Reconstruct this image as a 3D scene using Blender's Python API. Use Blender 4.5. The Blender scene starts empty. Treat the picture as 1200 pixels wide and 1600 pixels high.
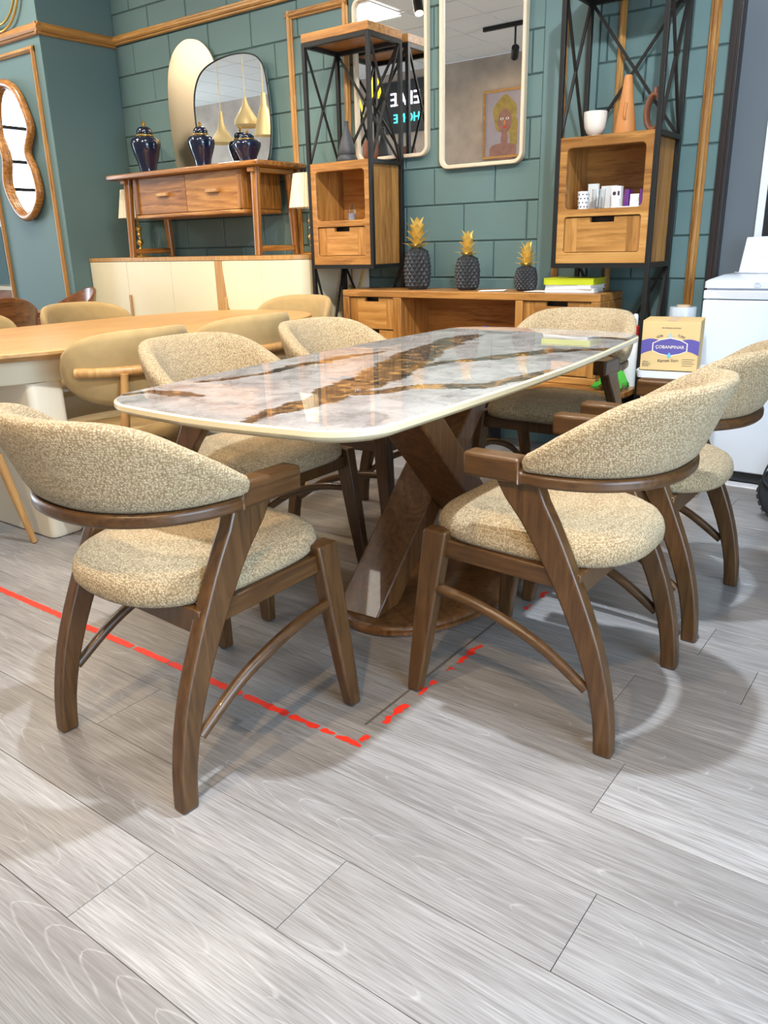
import bpy, bmesh, math, random
from mathutils import Vector, Matrix
random.seed(7)
S = bpy.context.scene
COL = S.collection
PI = math.pi

# ------------------------------------------------------------------ camera
cam_d = bpy.data.cameras.new('camera')
cam_d.sensor_width = 36.0
cam_d.sensor_fit = 'AUTO'
cam_d.lens = 36.0 * 1225.03 / 1600.0
cam_d.clip_start = 0.05
cam = bpy.data.objects.new('camera', cam_d)
COL.objects.link(cam)
RT = Vector((0.80547912, 0.59220537, -0.02227527))
UP = Vector((-0.17388437, 0.27210515, 0.94642644))
FW = Vector((-0.56654004, 0.75845342, -0.32215027))
cam.matrix_world = Matrix(((RT.x, UP.x, -FW.x, 0), (RT.y, UP.y, -FW.y, 0), (RT.z, UP.z, -FW.z, 1.10), (0, 0, 0, 1)))
S.camera = cam

# ------------------------------------------------------------------ world, exposure
S.view_settings.view_transform = 'Standard'
S.view_settings.look = 'None'
S.view_settings.gamma = 1.0
S.view_settings.use_curve_mapping = False
S.view_settings.exposure = 0.0
w = bpy.data.worlds.new('world')
S.world = w
w.use_nodes = True
bg = w.node_tree.nodes['Background']
bg.inputs[0].default_value = (0.75, 0.87, 1.0, 1)
bg.inputs[1].default_value = 1.2

CEIL = 3.37
WY = 4.10           # block wall plane
FY = -1.90          # front wall plane
LX = -12.5          # left wall with the shop windows
RX = 1.9            # right wall


def area(name, loc, size, power, color, rot=(0, 0, 0), sy=None, spread=None):
    d = bpy.data.lights.new(name, 'AREA')
    d.energy = power
    d.color = color
    d.size = size
    if sy:
        d.shape = 'RECTANGLE'
        d.size_y = sy
    if spread:
        d.spread = spread
    o = bpy.data.objects.new(name, d)
    COL.objects.link(o)
    o.location = loc
    o.rotation_euler = rot
    return o


def spot(name, loc, target, power, color, angle=70, blend=0.6, radius=0.04):
    d = bpy.data.lights.new(name, 'SPOT')
    d.energy = power
    d.color = color
    d.spot_size = math.radians(angle)
    d.spot_blend = blend
    d.shadow_soft_size = radius
    o = bpy.data.objects.new(name, d)
    COL.objects.link(o)
    o.location = loc
    o.rotation_euler = (Vector(target) - Vector(loc)).to_track_quat('-Z', 'Y').to_euler()
    return o


WARM = (1.0, 0.80, 0.52)
NEUT = (1.0, 0.91, 0.78)
COOL = (0.88, 0.94, 1.0)
# daylight entering the shop windows in the left wall
area('window_daylight', (LX + 0.03, 0.6, 1.6), 4.4, 420, (0.72, 0.87, 1.0), (0, -PI / 2, 0), 2.6)
# daylight entering the glazed door in the right wall
area('door_daylight', (RX - 0.12, 0.3, 1.35), 2.2, 165, (0.60, 0.79, 1.0), (0, PI / 2, 0), 2.3)
# ceiling LED panels (their frames are built with the ceiling)
PANELS = [(-0.8, 0.8), (-3.2, 0.2), (-5.6, 0.8), (-3.2, 2.6), (-5.6, 2.6), (-8.0, 0.8)]
for i, (px, py) in enumerate(PANELS):
    area('panel_light', (px, py, CEIL - 0.035), 0.54, (14, 22, 40, 34, 40, 40)[i], NEUT if i else COOL, (0, 0, 0), 0.54)
# track spots: (x, y, target, power, colour, angle, what it is aimed at)
TY = 1.60
SPOTS = [
    (-0.72, TY, (-0.75, 1.35, 0.0), 410, (0.77, 0.88, 1.0), 132, 'the right armchairs'),
    (-1.75, TY, (-1.75, 2.0, 0.6), 60, WARM, 70, 'the marble-look table'),
    (-2.60, TY, (-2.8, 2.4, 0.7), 80, WARM, 75, 'the oak table'),
    (-3.50, TY, (-4.4, 3.9, 1.0), 150, WARM, 60, 'the cream sideboard'),
    (-2.20, TY, (-2.9, 4.0, 1.2), 120, WARM, 55, 'the left shelving unit'),
    (-0.35, TY, (-2.0, 4.0, 1.2), 260, COOL, 70, 'the right shelving unit'),
    (-1.30, -0.60, (-1.9, 1.1, 0.3), 170, (1.0, 0.76, 0.46), 70, 'the near armchair'),
    (-0.20, -0.60, (-0.95, 1.75, 0.2), 190, (1.0, 0.66, 0.34), 56, 'the shaded floor by the right armchairs, added as warm fill'),  # added warm fill that browns the shadows under the chairs
    (-4.40, TY, (-3.6, 2.2, 0.7), 90, WARM, 70, 'the far velvet chairs'),
    (-4.60, -0.60, (-5.4, -1.9, 2.3), 40, WARM, 75, 'the portrait wall, added to brighten it in the mirrors'),  # added spot, brightens the stone wall reflected in the mirrors
]
SPOT_Z = CEIL - 0.30
for (x, y, t, p, c, a, _) in SPOTS:
    dd = (Vector(t) - Vector((x, y, SPOT_Z))).normalized()
    spot('track_spot_light', Vector((x, y, SPOT_Z)) + dd * 0.085, t, p, c, a)

# ------------------------------------------------------------------ materials
MATS = {}


def new_mat(name):
    m = bpy.data.materials.new(name)
    m.use_nodes = True
    nt = m.node_tree
    b = nt.nodes['Principled BSDF']
    MATS[name] = m
    return m, nt, b


def N(nt, t, **kw):
    n = nt.nodes.new(t)
    for k, v in kw.items():
        if k == 'inp':
            for kk, vv in v.items():
                n.inputs[kk].default_value = vv
        else:
            setattr(n, k, v)
    return n


def L(nt, a, b):
    nt.links.new(a, b)


def rgba(c):
    return (c[0], c[1], c[2], 1.0)


def plain(name, col, rough=0.5, metal=0.0, coat=0.0, spec=0.5, var=0.06, vscale=9.0, bump=0.0, bscale=80.0, sheen=0.0, trans=0.0, emit=None, estr=0.0, ior=1.45):
    m, nt, b = new_mat(name)
    b.inputs['Roughness'].default_value = rough
    b.inputs['Metallic'].default_value = metal
    b.inputs['Coat Weight'].default_value = coat
    b.inputs['Specular IOR Level'].default_value = spec
    b.inputs['IOR'].default_value = ior
    if sheen:
        b.inputs['Sheen Weight'].default_value = sheen
        b.inputs['Sheen Roughness'].default_value = 0.4
    if trans:
        b.inputs['Transmission Weight'].default_value = trans
    tc = N(nt, 'ShaderNodeTexCoord')
    nz = N(nt, 'ShaderNodeTexNoise', inp={'Scale': vscale, 'Detail': 4.0})
    L(nt, tc.outputs['Object'], nz.inputs['Vector'])
    mx = N(nt, 'ShaderNodeMix', data_type='RGBA')
    mx.inputs['A'].default_value = rgba([c * (1 - var) for c in col])
    mx.inputs['B'].default_value = rgba([min(1, c * (1 + var)) for c in col])
    L(nt, nz.outputs['Fac'], mx.inputs['Factor'])
    L(nt, mx.outputs['Result'], b.inputs['Base Color'])
    if bump:
        n2 = N(nt, 'ShaderNodeTexNoise', inp={'Scale': bscale, 'Detail': 3.0})
        L(nt, tc.outputs['Object'], n2.inputs['Vector'])
        bp = N(nt, 'ShaderNodeBump', inp={'Strength': bump, 'Distance': 0.002})
        L(nt, n2.outputs['Fac'], bp.inputs['Height'])
        L(nt, bp.outputs['Normal'], b.inputs['Normal'])
    if emit:
        b.inputs['Emission Color'].default_value = rgba(emit)
        b.inputs['Emission Strength'].default_value = estr
    return m


def wood(name, dark, mid, light, axis='X', freq=1.0, rough=0.4, coat=0.0, rings=0.5, ringk=26.0, stretch=0.09, bump=0.12, ovar=0.12):
    """grain running along one local axis; every object gets its own cut of it"""
    m, nt, b = new_mat(name)
    b.inputs['Coat Weight'].default_value = coat
    tc = N(nt, 'ShaderNodeTexCoord')
    oi = N(nt, 'ShaderNodeObjectInfo')
    sc = [1.0, 1.0, 1.0]
    sc['XYZ'.index(axis)] = stretch
    mp = N(nt, 'ShaderNodeMapping')
    mp.inputs['Scale'].default_value = sc
    L(nt, tc.outputs['Object'], mp.inputs['Vector'])
    wv = N(nt, 'ShaderNodeMath', operation='MULTIPLY')
    wv.inputs[1].default_value = 37.0
    L(nt, oi.outputs['Random'], wv.inputs[0])
    lo = N(nt, 'ShaderNodeTexNoise', noise_dimensions='4D', inp={'Scale': 5.5 * freq, 'Detail': 1.5, 'Roughness': 0.45})
    fi = N(nt, 'ShaderNodeTexNoise', noise_dimensions='4D', inp={'Scale': 62.0 * freq, 'Detail': 4.0, 'Roughness': 0.65})
    for n in (lo, fi):
        L(nt, mp.outputs['Vector'], n.inputs['Vector'])
        L(nt, wv.outputs[0], n.inputs['W'])
    k = N(nt, 'ShaderNodeMath', operation='MULTIPLY')
    k.inputs[1].default_value = ringk
    L(nt, lo.outputs['Fac'], k.inputs[0])
    # fine noise breaks the rings up
    k2 = N(nt, 'ShaderNodeMath', operation='MULTIPLY_ADD')
    k2.inputs[1].default_value = 1.6
    L(nt, fi.outputs['Fac'], k2.inputs[0])
    L(nt, k.outputs[0], k2.inputs[2])
    sn = N(nt, 'ShaderNodeMath', operation='FRACT')
    L(nt, k2.outputs[0], sn.inputs[0])
    pp = N(nt, 'ShaderNodeMath', operation='PINGPONG')
    pp.inputs[1].default_value = 0.5
    L(nt, k2.outputs[0], pp.inputs[0])
    # blend rings, fine streaks and broad tone
    a1 = N(nt, 'ShaderNodeMath', operation='MULTIPLY')
    a1.inputs[1].default_value = rings
    L(nt, pp.outputs[0], a1.inputs[0])
    a2 = N(nt, 'ShaderNodeMath', operation='MULTIPLY_ADD')
    a2.inputs[1].default_value = 0.75
    L(nt, fi.outputs['Fac'], a2.inputs[0])
    L(nt, a1.outputs[0], a2.inputs[2])
    rv = N(nt, 'ShaderNodeMath', operation='MULTIPLY_ADD')
    rv.inputs[1].default_value = ovar * 2
    rv.inputs[2].default_value = -ovar
    L(nt, oi.outputs['Random'], rv.inputs[0])
    a3 = N(nt, 'ShaderNodeMath', operation='ADD')
    L(nt, a2.outputs[0], a3.inputs[0])
    L(nt, rv.outputs[0], a3.inputs[1])
    cr = N(nt, 'ShaderNodeValToRGB')
    e = cr.color_ramp.elements
    e[0].position = 0.22
    e[0].color = rgba(dark)
    e[1].position = 0.80
    e[1].color = rgba(light)
    mm = cr.color_ramp.elements.new(0.50)
    mm.color = rgba(mid)
    L(nt, a3.outputs[0], cr.inputs['Fac'])
    L(nt, cr.outputs['Color'], b.inputs['Base Color'])
    rr = N(nt, 'ShaderNodeMath', operation='MULTIPLY_ADD')
    rr.inputs[1].default_value = 0.18
    rr.inputs[2].default_value = rough - 0.09
    L(nt, fi.outputs['Fac'], rr.inputs[0])
    L(nt, rr.outputs[0], b.inputs['Roughness'])
    if bump:
        bp = N(nt, 'ShaderNodeBump', inp={'Strength': bump, 'Distance': 0.001})
        L(nt, fi.outputs['Fac'], bp.inputs['Height'])
        L(nt, bp.outputs['Normal'], b.inputs['Normal'])
    return m


def fabric(name, dark, light, cell=170.0, bump=0.9, rnd=0.55):
    m, nt, b = new_mat(name)
    b.inputs['Roughness'].default_value = 0.92
    b.inputs['Specular IOR Level'].default_value = 0.15
    b.inputs['Sheen Weight'].default_value = 0.12
    tc = N(nt, 'ShaderNodeTexCoord')
    vo = N(nt, 'ShaderNodeTexVoronoi', inp={'Scale': cell, 'Randomness': rnd})
    L(nt, tc.outputs['Object'], vo.inputs['Vector'])
    nz = N(nt, 'ShaderNodeTexNoise', inp={'Scale': cell * 1.9, 'Detail': 3.0, 'Roughness': 0.7})
    L(nt, tc.outputs['Object'], nz.inputs['Vector'])
    ad = N(nt, 'ShaderNodeMath', operation='MULTIPLY_ADD')
    ad.inputs[1].default_value = -0.75
    L(nt, vo.outputs['Distance'], ad.inputs[0])
    L(nt, nz.outputs['Fac'], ad.inputs[2])
    sp = N(nt, 'ShaderNodeSeparateColor')
    L(nt, vo.outputs['Color'], sp.inputs['Color'])
    ad2 = N(nt, 'ShaderNodeMath', operation='MULTIPLY_ADD')
    ad2.inputs[1].default_value = 0.14
    L(nt, sp.outputs['Red'], ad2.inputs[0])
    L(nt, ad.outputs[0], ad2.inputs[2])
    cr = N(nt, 'ShaderNodeValToRGB')
    e = cr.color_ramp.elements
    e[0].position = 0.02
    e[0].color = rgba(dark)
    e[1].position = 0.55
    e[1].color = rgba(light)
    L(nt, ad2.outputs[0], cr.inputs['Fac'])
    L(nt, cr.outputs['Color'], b.inputs['Base Color'])
    bp = N(nt, 'ShaderNodeBump', inp={'Strength': bump, 'Distance': 0.004})
    L(nt, ad.outputs[0], bp.inputs['Height'])
    L(nt, bp.outputs['Normal'], b.inputs['Normal'])
    return m


def mirror_mat(name, col=(0.88, 0.89, 0.88), rough=0.01):
    m = plain(name, col, rough, metal=1.0, var=0.01)
    return m




def plank_mat():
    """grey limed oak: broad tone, fine dark pores along the plank, thin pale cathedral lines"""
    m, nt, bs = new_mat('plank_oak')
    tc = N(nt, 'ShaderNodeTexCoord')
    oi = N(nt, 'ShaderNodeObjectInfo')
    wv = N(nt, 'ShaderNodeMath', operation='MULTIPLY')
    wv.inputs[1].default_value = 53.0
    L(nt, oi.outputs['Random'], wv.inputs[0])

    def nz(scale_vec, sc, det, rgh=0.55, dist=0.0):
        mp = N(nt, 'ShaderNodeMapping')
        mp.inputs['Scale'].default_value = scale_vec
        L(nt, tc.outputs['Object'], mp.inputs['Vector'])
        n = N(nt, 'ShaderNodeTexNoise', noise_dimensions='4D', inp={'Scale': sc, 'Detail': det, 'Roughness': rgh, 'Distortion': dist})
        L(nt, mp.outputs['Vector'], n.inputs['Vector'])
        L(nt, wv.outputs[0], n.inputs['W'])
        return n.outputs['Fac']
    broad = nz((.35, 1.6, 1), 3.0, 3.0)
    low = nz((.13, 1.0, 1), 6.0, 0.6, .35)
    fine = nz((.035, 1, 1), 230.0, 3.0, .6)
    mid = nz((.05, 1, 1), 55.0, 4.0, .65)
    # plain-sawn figure: contours of a parabola along the plank, shifted and turned per plank
    def mth(op, a, c=None, d=None):
        n = N(nt, 'ShaderNodeMath', operation=op)
        for k_, v_ in enumerate((a, c, d)):
            if v_ is None:
                continue
            if isinstance(v_, (int, float)):
                n.inputs[k_].default_value = v_
            else:
                L(nt, v_, n.inputs[k_])
        return n.outputs[0]
    sx = N(nt, 'ShaderNodeSeparateXYZ')
    L(nt, tc.outputs['Object'], sx.inputs[0])
    r0 = oi.outputs['Random']
    r1 = mth('FRACT', mth('MULTIPLY', r0, 7.31))
    r2 = mth('FRACT', mth('MULTIPLY', r0, 23.7))
    sgn = mth('SUBTRACT', mth('MULTIPLY', mth('GREATER_THAN', r2, 0.5), 2.0), 1.0)
    yy = mth('ADD', sx.outputs['Y'], mth('MULTIPLY_ADD', r1, 0.13, -0.065))
    yy = mth('MULTIPLY_ADD', mth('SUBTRACT', broad, 0.5), 0.09, yy)
    qq = mth('MULTIPLY_ADD', mth('MULTIPLY', yy, yy), 120.0, mth('MULTIPLY', mth('MULTIPLY', sx.outputs['X'], 0.9), sgn))
    qq = mth('ADD', qq, mth('MULTIPLY', r0, 5.0))
    qq = mth('MULTIPLY_ADD', low, 0.9, qq)
    rg2 = N(nt, 'ShaderNodeMath', operation='MULTIPLY_ADD')
    rg2.inputs[1].default_value = 0.35
    L(nt, mid, rg2.inputs[0])
    L(nt, mth('MULTIPLY', qq, 9.0), rg2.inputs[2])
    # line width in contour units, so that a line stays about 2 mm wide
    gy = mth('MULTIPLY', yy, 240.0)
    lw = mth('MINIMUM', mth('MULTIPLY', mth('SQRT', mth('MULTIPLY_ADD', gy, gy, 0.81)), 0.024), 0.13)
    pp = N(nt, 'ShaderNodeMath', operation='PINGPONG')
    pp.inputs[1].default_value = 0.5
    L(nt, rg2.outputs[0], pp.inputs[0])
    ln = N(nt, 'ShaderNodeMapRange', interpolation_type='SMOOTHSTEP')
    ln.inputs['From Min'].default_value = 0.0
    L(nt, lw, ln.inputs['From Max'])
    ln.inputs['To Min'].default_value = 1.0
    ln.inputs['To Max'].default_value = 0.0
    L(nt, pp.outputs[0], ln.inputs['Value'])
    lb = N(nt, 'ShaderNodeMapRange')
    lb.inputs['From Min'].default_value = 0.36
    lb.inputs['From Max'].default_value = 0.58
    L(nt, mid, lb.inputs['Value'])
    lm = N(nt, 'ShaderNodeMath', operation='MULTIPLY')
    L(nt, ln.outputs[0], lm.inputs[0])
    L(nt, lb.outputs[0], lm.inputs[1])
    cr = N(nt, 'ShaderNodeValToRGB')
    e = cr.color_ramp.elements
    e[0].position = 0.37
    e[0].color = (0.195, 0.180, 0.170, 1)
    e[1].position = 0.62
    e[1].color = (0.345, 0.328, 0.318, 1)
    t0 = N(nt, 'ShaderNodeMath', operation='MULTIPLY_ADD')
    t0.inputs[1].default_value = 0.34
    L(nt, mid, t0.inputs[0])
    t1 = N(nt, 'ShaderNodeMath', operation='MULTIPLY_ADD')
    t1.inputs[1].default_value = 0.55
    L(nt, broad, t1.inputs[0])
    L(nt, t1.outputs[0], t0.inputs[2])
    rv = N(nt, 'ShaderNodeMath', operation='MULTIPLY_ADD')
    rv.inputs[1].default_value = 0.05
    rv.inputs[2].default_value = 0.03
    L(nt, oi.outputs['Random'], rv.inputs[0])
    L(nt, rv.outputs[0], t1.inputs[2])
    L(nt, t0.outputs[0], cr.inputs['Fac'])
    fr_ = N(nt, 'ShaderNodeMapRange')
    fr_.inputs['From Min'].default_value = 0.40
    fr_.inputs['From Max'].default_value = 0.66
    fr_.inputs['To Min'].default_value = 0.0
    fr_.inputs['To Max'].default_value = 0.66
    L(nt, fine, fr_.inputs['Value'])
    m1 = N(nt, 'ShaderNodeMix', data_type='RGBA')
    L(nt, fr_.outputs[0], m1.inputs['Factor'])
    L(nt, cr.outputs['Color'], m1.inputs['A'])
    m1.inputs['B'].default_value = (0.122, 0.106, 0.096, 1)
    m2 = N(nt, 'ShaderNodeMix', data_type='RGBA')
    k = N(nt, 'ShaderNodeMath', operation='MULTIPLY')
    k.inputs[1].default_value = 0.42
    L(nt, lm.outputs[0], k.inputs[0])
    L(nt, k.outputs[0], m2.inputs['Factor'])
    L(nt, m1.outputs['Result'], m2.inputs['A'])
    m2.inputs['B'].default_value = (0.44, 0.418, 0.402, 1)
    L(nt, m2.outputs['Result'], bs.inputs['Base Color'])
    bs.inputs['Roughness'].default_value = 0.36
    bp = N(nt, 'ShaderNodeBump', inp={'Strength': 0.10, 'Distance': 0.001})
    L(nt, fine, bp.inputs['Height'])
    L(nt, bp.outputs['Normal'], bs.inputs['Normal'])


plank_mat()
plain('floor_joint', (0.10, 0.085, 0.075), 0.8)
wood('walnut', (0.040, 0.016, 0.0045), (0.092, 0.041, 0.0115), (0.152, 0.073, 0.022), 'Z', freq=1.3, rough=0.36, coat=0.12, rings=0.22, ringk=14, ovar=0.03)
wood('walnut_y', (0.040, 0.016, 0.0045), (0.092, 0.041, 0.0115), (0.152, 0.073, 0.022), 'Y', freq=1.3, rough=0.36, coat=0.12, rings=0.22, ringk=14, ovar=0.03)
wood('table_walnut', (0.055, 0.020, 0.006), (0.150, 0.060, 0.018), (0.24, 0.105, 0.036), 'Z', freq=1.2, rough=0.36, coat=0.2, rings=0.3, ringk=16, ovar=0.03)
TEAK = ((0.20, 0.075, 0.014), (0.44, 0.20, 0.048), (0.62, 0.33, 0.10))
wood('teak_x', *TEAK, axis='X', freq=1.0, rough=0.38, coat=0.1, rings=0.30, ringk=13)
wood('teak_z', *TEAK, axis='Z', freq=1.0, rough=0.38, coat=0.1, rings=0.30, ringk=13)
wood('teak_y', *TEAK, axis='Y', freq=1.0, rough=0.38, coat=0.1, rings=0.30, ringk=13)
RED = ((0.14, 0.046, 0.008), (0.34, 0.135, 0.025), (0.52, 0.25, 0.06))
wood('console_x', *RED, axis='X', freq=1.0, rough=0.32, coat=0.25, rings=0.5, ringk=12)
wood('console_z', *RED, axis='Z', freq=1.0, rough=0.32, coat=0.25, rings=0.5, ringk=12)
wood('console_y', *RED, axis='Y', freq=1.0, rough=0.32, coat=0.25, rings=0.5, ringk=12)
OAK = ((0.34, 0.165, 0.050), (0.52, 0.285, 0.098), (0.64, 0.39, 0.155))
wood('oak_y', *OAK, axis='Y', freq=1.0, rough=0.42, coat=0.05, rings=0.25, ringk=14, ovar=0.02)
wood('oak_z', *OAK, axis='Z', freq=1.0, rough=0.42, coat=0.05, rings=0.25, ringk=14, ovar=0.04)
BRN = ((0.10, 0.032, 0.010), (0.26, 0.095, 0.030), (0.40, 0.17, 0.06))
wood('brown_wood', *BRN, axis='X', freq=1.0, rough=0.3, coat=0.2, rings=0.3, ringk=12)
GOLDW = ((0.24, 0.095, 0.018), (0.43, 0.205, 0.048), (0.60, 0.33, 0.10))
wood('moulding_x', *GOLDW, axis='X', freq=1.2, rough=0.4, coat=0.1, rings=0.3, ringk=10)
wood('moulding_y', *GOLDW, axis='Y', freq=1.2, rough=0.4, coat=0.1, rings=0.3, ringk=10)
wood('moulding_z', *GOLDW, axis='Z', freq=1.2, rough=0.4, coat=0.1, rings=0.3, ringk=10)
fabric('boucle', (0.29, 0.200, 0.100), (0.68, 0.535, 0.335), cell=215.0, rnd=0.7)
plain('velvet', (0.39, 0.27, 0.122), 0.85, sheen=0.15, var=0.16, vscale=22, spec=0.2, bump=0.15, bscale=300)
plain('cream_lacquer', (0.78, 0.69, 0.48), 0.34, var=0.02)
plain('cream_pale', (0.80, 0.73, 0.58), 0.32, var=0.02)
plain('cream_edge', (0.72, 0.62, 0.40), 0.28, coat=0.4, var=0.03)
plain('black_metal', (0.018, 0.017, 0.016), 0.42, metal=0.3, var=0.15)
plain('dark_frame', (0.030, 0.022, 0.020), 0.35, var=0.1)
plain('wall_green', (0.118, 0.192, 0.188), 0.62, var=0.07, vscale=3.0, bump=0.35, bscale=60, spec=0.35)
plain('wall_green_smooth', (0.112, 0.182, 0.184), 0.55, var=0.04, vscale=2.0, spec=0.35)
plain('mortar_green', (0.055, 0.094, 0.090), 0.8, var=0.1)
plain('pilaster_side_shaded', (0.060, 0.085, 0.078), 0.55, var=0.04, vscale=2.0, spec=0.35)  # wall green darkened for the shaded pilaster side; no object uses it
plain('stone_paper', (0.40, 0.32, 0.26), 0.8, var=0.4, vscale=4.0)
plain('ceiling_tile', (0.84, 0.82, 0.78), 0.9, var=0.03, bump=0.3, bscale=200)
plain('ceiling_grid', (0.30, 0.29, 0.28), 0.5)
plain('white_plastic', (0.80, 0.82, 0.84), 0.30, var=0.01)
plain('fridge_white', (0.62, 0.66, 0.71), 0.25, coat=0.2, var=0.01)
plain('fridge_grey', (0.55, 0.55, 0.63), 0.35, var=0.02)
plain('rubber', (0.022, 0.021, 0.021), 0.8, var=0.3, vscale=40, bump=0.3)
plain('navy_glaze', (0.004, 0.008, 0.030), 0.08, coat=0.8, var=0.2)
plain('gold', (0.72, 0.48, 0.14), 0.30, metal=0.9, var=0.08)
plain('gold_paint', (0.78, 0.55, 0.14), 0.42, metal=0.35, var=0.12, vscale=40)
plain('pineapple_black', (0.030, 0.032, 0.036), 0.55, var=0.2, vscale=30)
plain('shade_cloth', (0.80, 0.72, 0.55), 0.8, var=0.05, vscale=40)
plain('red_tape', (0.85, 0.035, 0.015), 0.55, var=0.12, vscale=60)
plain('cardboard', (0.62, 0.43, 0.19), 0.75, var=0.04, vscale=20)
plain('cardboard_dull', (0.55, 0.38, 0.24), 0.8, var=0.05)
plain('print_violet', (0.095, 0.075, 0.28), 0.6, var=0.05)
plain('print_dark', (0.05, 0.035, 0.05), 0.6)
plain('print_cream', (0.80, 0.70, 0.48), 0.6)
plain('print_blue', (0.14, 0.42, 0.62), 0.6)
plain('paper', (0.82, 0.81, 0.78), 0.7, var=0.02)
plain('lime', (0.52, 0.55, 0.02), 0.45, var=0.08)
plain('green_cloth', (0.10, 0.55, 0.06), 0.9, var=0.2, vscale=30)
plain('terracotta', (0.56, 0.22, 0.06), 0.55, var=0.06)
plain('brown_clay', (0.20, 0.075, 0.035), 0.45, var=0.12)
plain('bowl_white', (0.78, 0.72, 0.62), 0.4, var=0.03)
plain('grey_clay', (0.055, 0.060, 0.068), 0.5, var=0.1)
plain('purple', (0.13, 0.03, 0.20), 0.5)
plain('label_red', (0.60, 0.02, 0.02), 0.4)
plain('blue_cap', (0.02, 0.05, 0.35), 0.35)
plain('clear_film', (0.80, 0.88, 0.95), 0.12, var=0.05, vscale=60, trans=0.45)
plain('clear_glass', (0.95, 0.97, 0.97), 0.03, trans=1.0, var=0.0)
plain('glass_grey', (0.13, 0.155, 0.175), 0.10, var=0.10, vscale=1.5, coat=0.5)
plain('chrome', (0.7, 0.7, 0.72), 0.2, metal=1.0)
plain('marble_white', (0.75, 0.76, 0.78), 0.25, var=0.05)
plain('led_diffuser', (0.9, 0.9, 0.9), 0.5, emit=(1, 0.97, 0.92), estr=3.0)
plain('spot_lens', (0.9, 0.9, 0.9), 0.4, emit=(1, 0.86, 0.62), estr=8.0)
plain('yellow_glow', (0.85, 0.62, 0.03), 0.5, emit=(1.0, 0.72, 0.02), estr=1.2)
plain('pendant_gold', (0.72, 0.54, 0.26), 0.45, metal=0.2, emit=(1.0, 0.75, 0.35), estr=0.12)
plain('neon_violet', (0.7, 0.55, 0.95), 0.5, emit=(0.92, 0.80, 1.0), estr=3.5)
plain('neon_teal', (0.1, 0.8, 0.8), 0.5, emit=(0.05, 0.85, 0.9), estr=2.5)
plain('panel_black', (0.02, 0.022, 0.025), 0.3)
plain('skin_paint', (0.27, 0.13, 0.10), 0.6, var=0.35, vscale=14)
plain('hair_paint', (0.30, 0.21, 0.05), 0.6, var=0.5, vscale=18)
plain('canvas_lilac', (0.33, 0.28, 0.31), 0.7, var=0.2, vscale=8)
plain('frame_beige', (0.66, 0.55, 0.40), 0.4, var=0.04)
mirror_mat('mirror')
mirror_mat('mirror_bronze', (0.78, 0.61, 0.40), 0.28)


def window_day():
    m, nt, b = new_mat('daylight_pane')
    b.inputs['Base Color'].default_value = (0.7, 0.85, 1, 1)
    b.inputs['Emission Color'].default_value = (0.72, 0.88, 1.0, 1)
    b.inputs['Emission Strength'].default_value = 1.6
    return m


window_day()


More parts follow.
